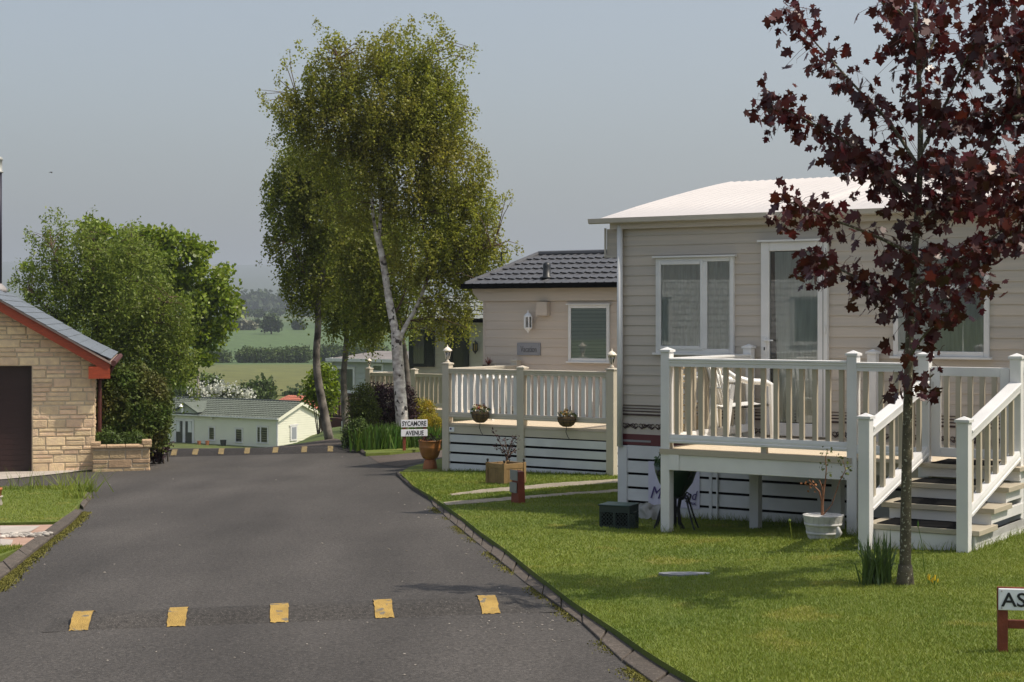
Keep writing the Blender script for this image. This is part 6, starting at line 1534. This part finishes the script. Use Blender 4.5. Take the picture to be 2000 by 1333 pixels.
shrub('barberry', 'purple-black barberry bush around the foot of the white birch', 'shrub', 37.2, 760, [(755, 790, 32, 38), (730, 775, 20, 24), (745, 815, 34, 26), (790, 790, 20, 40), (805, 800, 14, 30)], 520, .055, M_leaf_barb, 16, .10, stems=10)
shrub('bush', 'yellow-green bush in front of the red railing', 'shrub', 36.6, 712, [(705, 790, 24, 32), (718, 812, 24, 30), (695, 815, 16, 26), (715, 770, 18, 18)], 460, .05, M_leaf_yg, 14, .09, stems=8)
shrub('bush', 'dark low bush at the rounded corner of the street sign lawn', 'shrub', 35.0, 694, [(692, 850, 20, 22), (700, 838, 16, 18), (680, 862, 12, 12)], 300, .05, M_leaf_hedge, 14, .08, stems=6)
shrub('golden_conifer', 'clipped golden-tipped conifer behind the street sign, the taller one', 'shrub', 38.5, 825, [(822, 800, 26, 20), (815, 806, 20, 18), (838, 802, 14, 18)], 480, .04, M_leaf_gold, 14, .05, stems=5, droop=-.6, aspect=.35)
shrub('golden_conifer', 'spreading golden conifer next to the beige deck, the lower one', 'shrub', 37.0, 838, [(840, 826, 24, 16), (850, 838, 14, 18), (828, 835, 18, 14)], 420, .04, M_leaf_gold, 14, .05, stems=5, droop=-.6, aspect=.35)
shrub('bush', 'leafy green bush behind the leaning birch trunk', 'shrub', 52., 622, [(632, 745, 22, 30), (618, 762, 18, 18), (640, 775, 18, 24), (610, 775, 16, 10)], 220, .13, M_leaf_maple, 16, .2, stems=6)
# ---------------------------------------------------------------- blade clumps
def blade_clump(name, label, cat, spots, n, h, w, m, curve=.35, lift=.05, group=None, spread=.12):
    c = Vector(spots[0]); t = thing(name, label, cat, c, group); mb = MB()
    for i in range(n):
        s = spots[i % len(spots)]; o = Vector((s[0]+random.gauss(0, spread), s[1]+random.gauss(0, spread), 0)); o.z = G(o.x, o.y)+lift-.01
        a = random.random()*6.283; L = h*random.uniform(.45, 1.1); e = abs(random.gauss(0, curve)); d = Vector((math.cos(a)*e, math.sin(a)*e, 1)).normalized(); sd_ = Vector((-math.sin(a), math.cos(a), 0))*w/2
        if random.random() < .5: sd_ = Vector((w/2, 0, 0))
        dr = Vector((math.cos(a), math.sin(a), 0))*e
        p1 = o+d*L*.4; p2 = o+d*L*.75+dr*L*.10; p3 = o+d*L*.98+dr*L*.28-Vector((0, 0, L*e*.25))
        mb.add([o-sd_, o+sd_, p1+sd_, p1-sd_, p2+sd_*.7, p2-sd_*.7, p3], [(0, 1, 2, 3), (3, 2, 4, 5), (5, 4, 6)])
    mb.build('foliage', m, t); return t
sp_ = [on((x-1000)/F*d, d, .05) for x, d in [(712, 34.6), (735, 34.7), (755, 34.8), (775, 34.9), (725, 35.2), (745, 35.3), (792, 35.1), (768, 35.3)]]
blade_clump('iris_clump', 'tall strap-leaved green clump beside the black-lettered two-board street sign', 'plant', sp_, 850, .58, .030, M_iris, .22, spread=.14)
sp_ = [on((x-1000)/F*d, d, .05) for x, d in [(800, 35.4), (825, 35.6), (845, 35.2), (860, 35.0)]]
blade_clump('iris_clump', 'pale green grassy clump below the golden conifers', 'plant', sp_, 420, .5, .026, M_iris, .25, spread=.16)
tg = gp(1712, 1142, .06)
blade_clump('red_hot_poker', 'tuft of long arching blades at the foot of the maple trunk', 'plant', [tg, tg+Vector((.06, .03, 0)), tg+Vector((-.04, .02, 0))], 120, .40, .013, mat('poker_blade', (.075, .125, .03), .4, island=.35, transl=.25), .34, spread=.035)
yc = gp(1823, 1143, .06); cy = thing('crocus_clump', 'little clump of yellow blooms in the lawn beside the maple', 'flowers', yc); mb = MB(); st_ = MB()
for i in range(9):
    o = yc+Vector((random.uniform(-.035, .035), random.uniform(-.04, .04), 0)); hh = random.uniform(.03, .075); st_.tube([o, o+Vector((0, 0, hh*.6))], .003, 4)
    mb.tube([o+Vector((0, 0, hh*.5)), o+Vector((0, 0, hh*.8)), o+Vector((.004, 0, hh*1.1))], [.003, .006, .004], 6)
st_.build('stems', M_iris, cy); mb.build('petals', M_flower_y, cy)
sk_ = gp(1806, 1120, .06); tag(MB().tube([sk_, sk_+Vector((-.02, 0, .22)), sk_+Vector((-.05, 0, .36))], [.004, .003, .002], 5).lathe([(.003, 0), (.008, .02), (.002, .05)], tuple(sk_+Vector((-.05, 0, .34))), 6).build('seed_stalk', M_iris, None), 'single thin green stalk on the lawn beside the maple trunk', 'plant')
# tufts against posts and walls of the white deck
pts = []
for i in range(2600):
    k = random.random()
    if k < .6: s = random.uniform(SL, sB); y = YW-.05+random.gauss(0, .05)
    elif k < .8: s = random.choice((0, sB))+random.gauss(0, .1); y = random.gauss(0, .1)
    else: s = random.uniform(sC, MR+.05); y = -1.46+random.gauss(0, .05)
    if k >= .9: s = MR-.03+random.gauss(0, .04); y = random.uniform(-1.4, 0)
    p = f1.w(s, y); pts.append((p.x, p.y, G(p.x, p.y)+.05))
blades('grass', np.array(pts), .075, .008, M_grass, 'uncut grass at the feet of the white deck and its steps', .6)
pts = []
for i in range(1500):
    p = f2.w(random.uniform(-.1, se), -.06+random.gauss(0, .04)); pts.append((p.x, p.y, G(p.x, p.y)+.05))
blades('grass', np.array(pts), .05, .012, M_grass, 'uncut grass along the foot of the beige deck', .6)

# ---------------------------------------------------------------- the dark red maple
DM = gp(1768, 1142, .06).y; bM = gp(1768, 1142, .06); mt = thing('maple_tree', 'young dark red maple with speckled trunk on the big lawn', 'tree', bM)
tk = MB(); hub = []
def mlimb(pp, r0, r1, dd=0.): 
    h = limb(tk, pp, DM, r0, r1, 8, dd); hub.extend(h); return h
trunk = mlimb([(1767, 1165), (1768, 1120), (1769, 1000), (1772, 860), (1774, 740), (1777, 640), (1784, 520), (1794, 400), (1798, 300), (1797, 200), (1792, 100), (1786, -20), (1782, -120)], .049, .010)
tk.lathe([(.075, -.05), (.062, .03), (.056, .09), (.05, .14)], (bM.x, bM.y, bM.z), 12)
BR = [([(1786, 500), (1730, 470), (1670, 445), (1600, 420), (1560, 398), (1538, 394)], -.3), ([(1792, 400), (1720, 330), (1650, 275), (1580, 238), (1530, 210), (1505, 207)], .25), ([(1796, 330), (1740, 240), (1680, 180), (1630, 125), (1580, 70), (1535, 15)], .3),
      ([(1798, 300), (1840, 220), (1880, 130), (1930, 30), (1960, -40)], -.3), ([(1790, 450), (1850, 390), (1920, 310), (1990, 190), (2050, 110)], .2), ([(1782, 560), (1840, 530), (1900, 490), (1960, 450), (2030, 400)], -.35),
      ([(1778, 640), (1820, 600), (1870, 570), (1920, 545)], .3), ([(1794, 150), (1830, 70), (1850, -20), (1870, -80)], .3), ([(1780, 610), (1720, 570), (1650, 530), (1605, 512), (1580, 508)], .35), ([(1794, 380), (1740, 345), (1690, 320), (1640, 290)], .4),
      ([(1797, 250), (1870, 240), (1940, 215), (2010, 200), (2080, 160)], .45), ([(1880, 130), (1950, 90), (2030, 50), (2090, 30)], -.2), ([(1790, 80), (1760, 20), (1720, 5)], -.2), ([(1850, 390), (1930, 400), (2000, 380), (2070, 330)], .0),
      ([(1776, 700), (1800, 660), (1820, 640)], -.2), ([(1796, 120), (1750, 60), (1740, -20)], .2), ([(1990, 190), (1985, 120), (1990, 40)], .2), ([(1798, 320), (1850, 330), (1920, 345), (1985, 320)], -.5)]
BR += [([(1980, 230), (2100, 200), (2230, 180)], .3), ([(2030, 400), (2130, 390), (2260, 390)], -.2), ([(2050, 110), (2140, 60), (2240, 0)], .1), ([(2000, 300), (2110, 290), (2240, 280)], .5), ([(1960, 450), (2080, 470), (2180, 480)], .0)]
leafP = []
def sow(pts, n, sx, t0=.2):
    for i in range(n):
        t = t0+(1-t0)*random.random(); k = t*(len(pts)-1); j = int(k); j = min(j, len(pts)-2); q = pts[j].lerp(pts[j+1], k-j)
        o = Vector((random.gauss(0, sx), random.gauss(0, sx*1.2), random.gauss(-.02, sx*.9))); leafP.append((q, q+o))
DENS = [110, 190, 180, 220, 240, 190, 90, 140, 120, 150, 220, 180, 24, 190, 0, 70, 120, 180, 170, 170, 150, 160, 110]
for (pp, dd), dn in zip(BR, DENS):
    h = mlimb(pp, .016, .003, dd*1.9); sow(h, int(dn*1.08), .080)
for pp, n, sx in [([(1797, 250), (1792, 100), (1786, -20)], 120, .13), ([(1785, 500), (1795, 380), (1798, 300)], 210, .18), ([(1778, 630), (1785, 500)], 90, .14)]:
    sow([at(x, y, DM) for x, y in pp], n, sx, 0)
for (x, y, n, sx, sy) in [(1790, 745, 26, 26, 18), (1740, 765, 6, 14, 10), (1820, 768, 8, 14, 8), (1775, 700, 10, 12, 18), (1825, 670, 8, 10, 14), (1800, 610, 14, 26, 18), (1880, 600, 6, 12, 18), (1850, 625, 6, 10, 12), (1730, 605, 6, 12, 8), (1690, 560, 12, 18, 16), (1620, 505, 8, 14, 12)]:
    for i in range(n):
        q = at(x+random.gauss(0, sx), y+random.gauss(0, sy), DM+random.gauss(0, .07)); leafP.append((q+Vector((random.gauss(0, .04), 0, .05)), q))
tk.build('trunk', M_maplebark, mt, smooth=True)
# palmate leaf outline (x along midrib)
OUT = [(0, 0), (-.06, .10), (-.14, .33), (.04, .24), (.10, .36), (.22, .34), (.30, .50), (.42, .58), (.46, .44), (.42, .26), (.56, .26), (.66, .36), (.76, .18), (.98, 0)]
OUT = OUT+[(x, -y) for x, y in OUT[-2:0:-1]]
LT = np.array([(x, y, -.10*abs(y)-.16*x*x) for x, y in OUT]); K = len(LT)
n = len(leafP); C = np.array([list(b) for a, b in leafP]); ax = rand_unit(n); ax[:, 2] = -np.abs(ax[:, 2])*.9-.25; ax /= np.linalg.norm(ax, axis=1)[:, None]
r = rand_unit(n); r[:, 2] *= .5; s_ = np.cross(ax, r); s_ /= np.linalg.norm(s_, axis=1)[:, None]; nn = np.cross(ax, s_)
S = (RNG.uniform(.045, .100, n))[:, None, None]; curl = RNG.uniform(.4, 2.6, n)[:, None, None]
V = C[:, None, :]+S*(LT[None, :, 0:1]*ax[:, None, :]+LT[None, :, 1:2]*s_[:, None, :]*1.05+curl*LT[None, :, 2:3]*nn[:, None, :])
np_mesh('foliage', V, K, M_leaf_red, mt)
pm = MB()
for a, b in leafP[::2]:
    if (b-a).length < .5: m_ = a.lerp(b, .5)+Vector((0, 0, .015)); pm.tube([a, m_, b], [.0022, .0018, .0015], 3, cap=False)
pm.build('leaf_stalks', mat('red_stalk', (.10, .02, .02), .6), mt)

# ---------------------------------------------------------------- far country
def far_bush(name, label, cat, D, lobes, n, leaf, m, group=None, crad=.5, per=12, base=None, kind=None):
    px = sum(l[0] for l in lobes)/len(lobes); b = on((px-1000)/F*D, D); 
    c = lobes_points(lobes, D, n, .9, .6); P = np.repeat(c, per, 0)+RNG.normal(size=(n*per, 3))*crad; P[:, 2] = np.maximum(P[:, 2], gv(P[:, 0], P[:, 1])+.05)
    if kind == 'stuff':
        o = leaves(name, P, leaf, m, None, aspect=.9); tag(o, label, cat, kind='stuff'); return o
    t = thing(name, label, cat, b, group); leaves('foliage', P, leaf, m, t, aspect=.9)
    k = MB(); k.tube([b-Vector((0, 0, .3)), Vector(c.mean(0))], [.02*D/40+.05, .03], 6)
    for p in c[:6]: k.tube([b+Vector((0, 0, .3)), Vector(p)], [.06, .02], 4)
    k.build('trunk', M_darkbark, t); return t
gH = 'hedge bushes in the fields'
far_bush('hedge', 'dense hawthorn hedge at the field edge behind the thin pole', 'hedge', 340, [(350, 700, 24, 14), (390, 699, 24, 14), (425, 699, 24, 14)], 800, .42, M_leaf_hedge, crad=.35)
far_bush('hedge', 'long field hedge made of joined bushes between the birch trunks and the thin pole', 'hedge', 340, [(485, 696, 22, 15), (515, 697, 24, 14), (545, 697, 22, 14), (572, 696, 20, 15), (592, 692, 16, 14)], 1000, .42, M_leaf_hedge, crad=.35)
far_bush('hedge', 'short field hedge seen between the two shaded birch trunks', 'hedge', 345, [(645, 692, 26, 16), (690, 690, 26, 14), (735, 690, 26, 14)], 700, .42, M_leaf_hedge, crad=.35)
far_bush('round_tree', 'single round dark tree standing in the far meadow', 'tree', 520, [(530, 631, 13, 9), (529, 623, 8, 6), (538, 636, 9, 6), (522, 636, 8, 6)], 300, .9, M_leaf_far, crad=.5)
far_bush('round_tree', 'dim broad tree in the far meadow beside the bright green crown', 'tree', 560, [(445, 628, 20, 16), (430, 630, 18, 14), (458, 636, 12, 9)], 300, .9, M_leaf_far, crad=.5)
for i, (x, y, w, h, D, lab) in enumerate([(505, 612, 9, 5, 800, 'tiny far bush in line with the single round tree'), (540, 609, 16, 4, 900, 'low far thicket just right above the single round tree'), (480, 610, 14, 4, 850, 'low far thicket beside the bright green tree crown'), (590, 611, 22, 4, 850, 'low far thicket behind the leaning birch trunk'),
                                 (485, 636, 14, 7, 560, 'pale low bush in the far meadow between its two dark trees'), (500, 634, 9, 5, 580, 'small dark bush in the far meadow beside its pale bush'), (582, 636, 8, 6, 560, 'small green bush in the far meadow before a pale track')]):
    far_bush('bush', lab.replace(' right', ''), 'bush', D, [(x, y, w, h)], 60, 1.0, M_leaf_far if i != 4 else mat('pale_far_leaf', (.15, .15, .09), .8, island=.3), crad=.5)
# woods on the skyline of the plain: one mass
L_ = []
x = 380
while x < 760: L_.append((x, 592+random.uniform(-4, 3), random.uniform(9, 20), random.uniform(12, 19), random.uniform(-60, 60))); x += random.uniform(9, 16)
far_bush('far_woods', 'hazy belt of woodland at the end of the plain', 'woods', 1250, L_, 1500, 3.2, M_leaf_far, crad=1.6, kind='stuff')
# behind the cream caravan
far_bush('blossom_tree', 'white-blossomed bush behind the cream caravan roof', 'bush', 131, [(400, 772, 34, 12), (440, 767, 30, 12), (470, 774, 22, 8), (432, 752, 8, 14), (405, 760, 14, 8)], 150, .20, M_blossom, crad=.28, per=10)
lf = lobes_points([(405, 775, 34, 10), (445, 770, 30, 10)], 131, 900); bt_ = [o for o in bpy.data.objects if o.name.startswith('blossom_tree')][0]; leaves('green_foliage', lf, .3, M_leaf_yg, bt_)
far_bush('bush', 'dark green bush left of none beside the thin pole'.replace('left of none ', ''), 'bush', 150, [(412, 748, 14, 9)], 80, .35, M_leaf_hedge, crad=.25)
far_bush('bush', 'dark gappy bush behind the ridge end of the cream caravan', 'bush', 140, [(505, 768, 24, 14), (520, 755, 9, 9), (480, 770, 20, 9)], 200, .35, M_leaf_hedge, crad=.3)
far_bush('hedge', 'low dark hedge behind the thin pole at the foot of the meadow', 'hedge', 150, [(350, 765, 26, 7), (385, 766, 22, 6)], 140, .4, M_leaf_hedge, crad=.2)
far_bush('bush', 'low brownish bush at the foot of the meadow above the orange roof', 'bush', 165, [(570, 772, 14, 5), (590, 773, 10, 4)], 70, .4, M_leaf_far, crad=.25)
po = at(387, 700, 128); pb = on(po.x, 128); tag(MB().tube([pb-Vector((0, 0, .3)), Vector((po.x, 128, CAMZ-(690-HY)/F*128))], [.11, .08], 8).build('pole', mat('weathered_pole', (.30, .26, .21), .8), None), 'thin weathered pole in front of the field behind the cream caravan', 'pole')
# a bird far up
bp = at(100, 338, 90); bd = MB(); 
bd.tube([bp+Vector((0, -.12, .01)), bp+Vector((0, -.06, .03)), bp+Vector((0, .04, .02)), bp+Vector((0, .14, 0))], [.012, .035, .03, .008], 8)
for sg in (-1, 1): bd.add([bp+Vector((sg*.02, -.05, .03)), bp+Vector((sg*.09, -.05, .05)), bp+Vector((sg*.155, .04, -.03)), bp+Vector((sg*.09, .03, .035)), bp+Vector((sg*.02, .05, .02))], [(0, 1, 2, 3, 4)])
tag(bd.build('bird', M_bird, None), 'small dark bird gliding in the empty sky', 'bird')

# ---------------------------------------------------------------- the caravan across the road, met by the windows' reflections
f8 = Fr(-12.9, 4.6, -.6, R(-121)); c8 = fthing('static_caravan', 'white static caravan across the road, facing the white deck', 'caravan', f8)
siding('wall', M_white, c8, -1, 9, .1, 2.4, 0, .15); MB().box(-1, 9, .08, 3.6, .1, 2.4).build('end_walls', M_white, c8)
MB().prism([(-1.2, 2.4), (9.2, 2.4), (8.8, 3.0), (-.8, 3.0)], .3, 3.2).build('roof', M_greyroof, c8); MB().box(-1, 9, .05, 3.5, -.9, .099).build('skirting', M_paint, c8)
window(c8, .5, 2.2, .9, 2.0, 0, .06); window(c8, 5, 7.2, .9, 2.0, 0, .06)
# ================================================================== HAZE
hm = bpy.data.materials.new('haze_air'); hm.use_nodes = True; n_ = hm.node_tree.nodes; n_.remove(n_['Principled BSDF'])
pv_ = n_.new('ShaderNodeVolumePrincipled'); pv_.inputs['Density'].default_value = HAZE_D; pv_.inputs['Color'].default_value = HAZE_C
pv_.inputs['Anisotropy'].default_value = 0.2
hm.node_tree.links.new(pv_.outputs[0], n_['Material Output'].inputs['Volume'])
hz = MB().box(-4800, 4800, -120, 7600, -14, 235).build('haze', hm, None); hz['kind'] = 'stuff'; tag(hz, 'pale summer haze over fields and hills', 'haze')
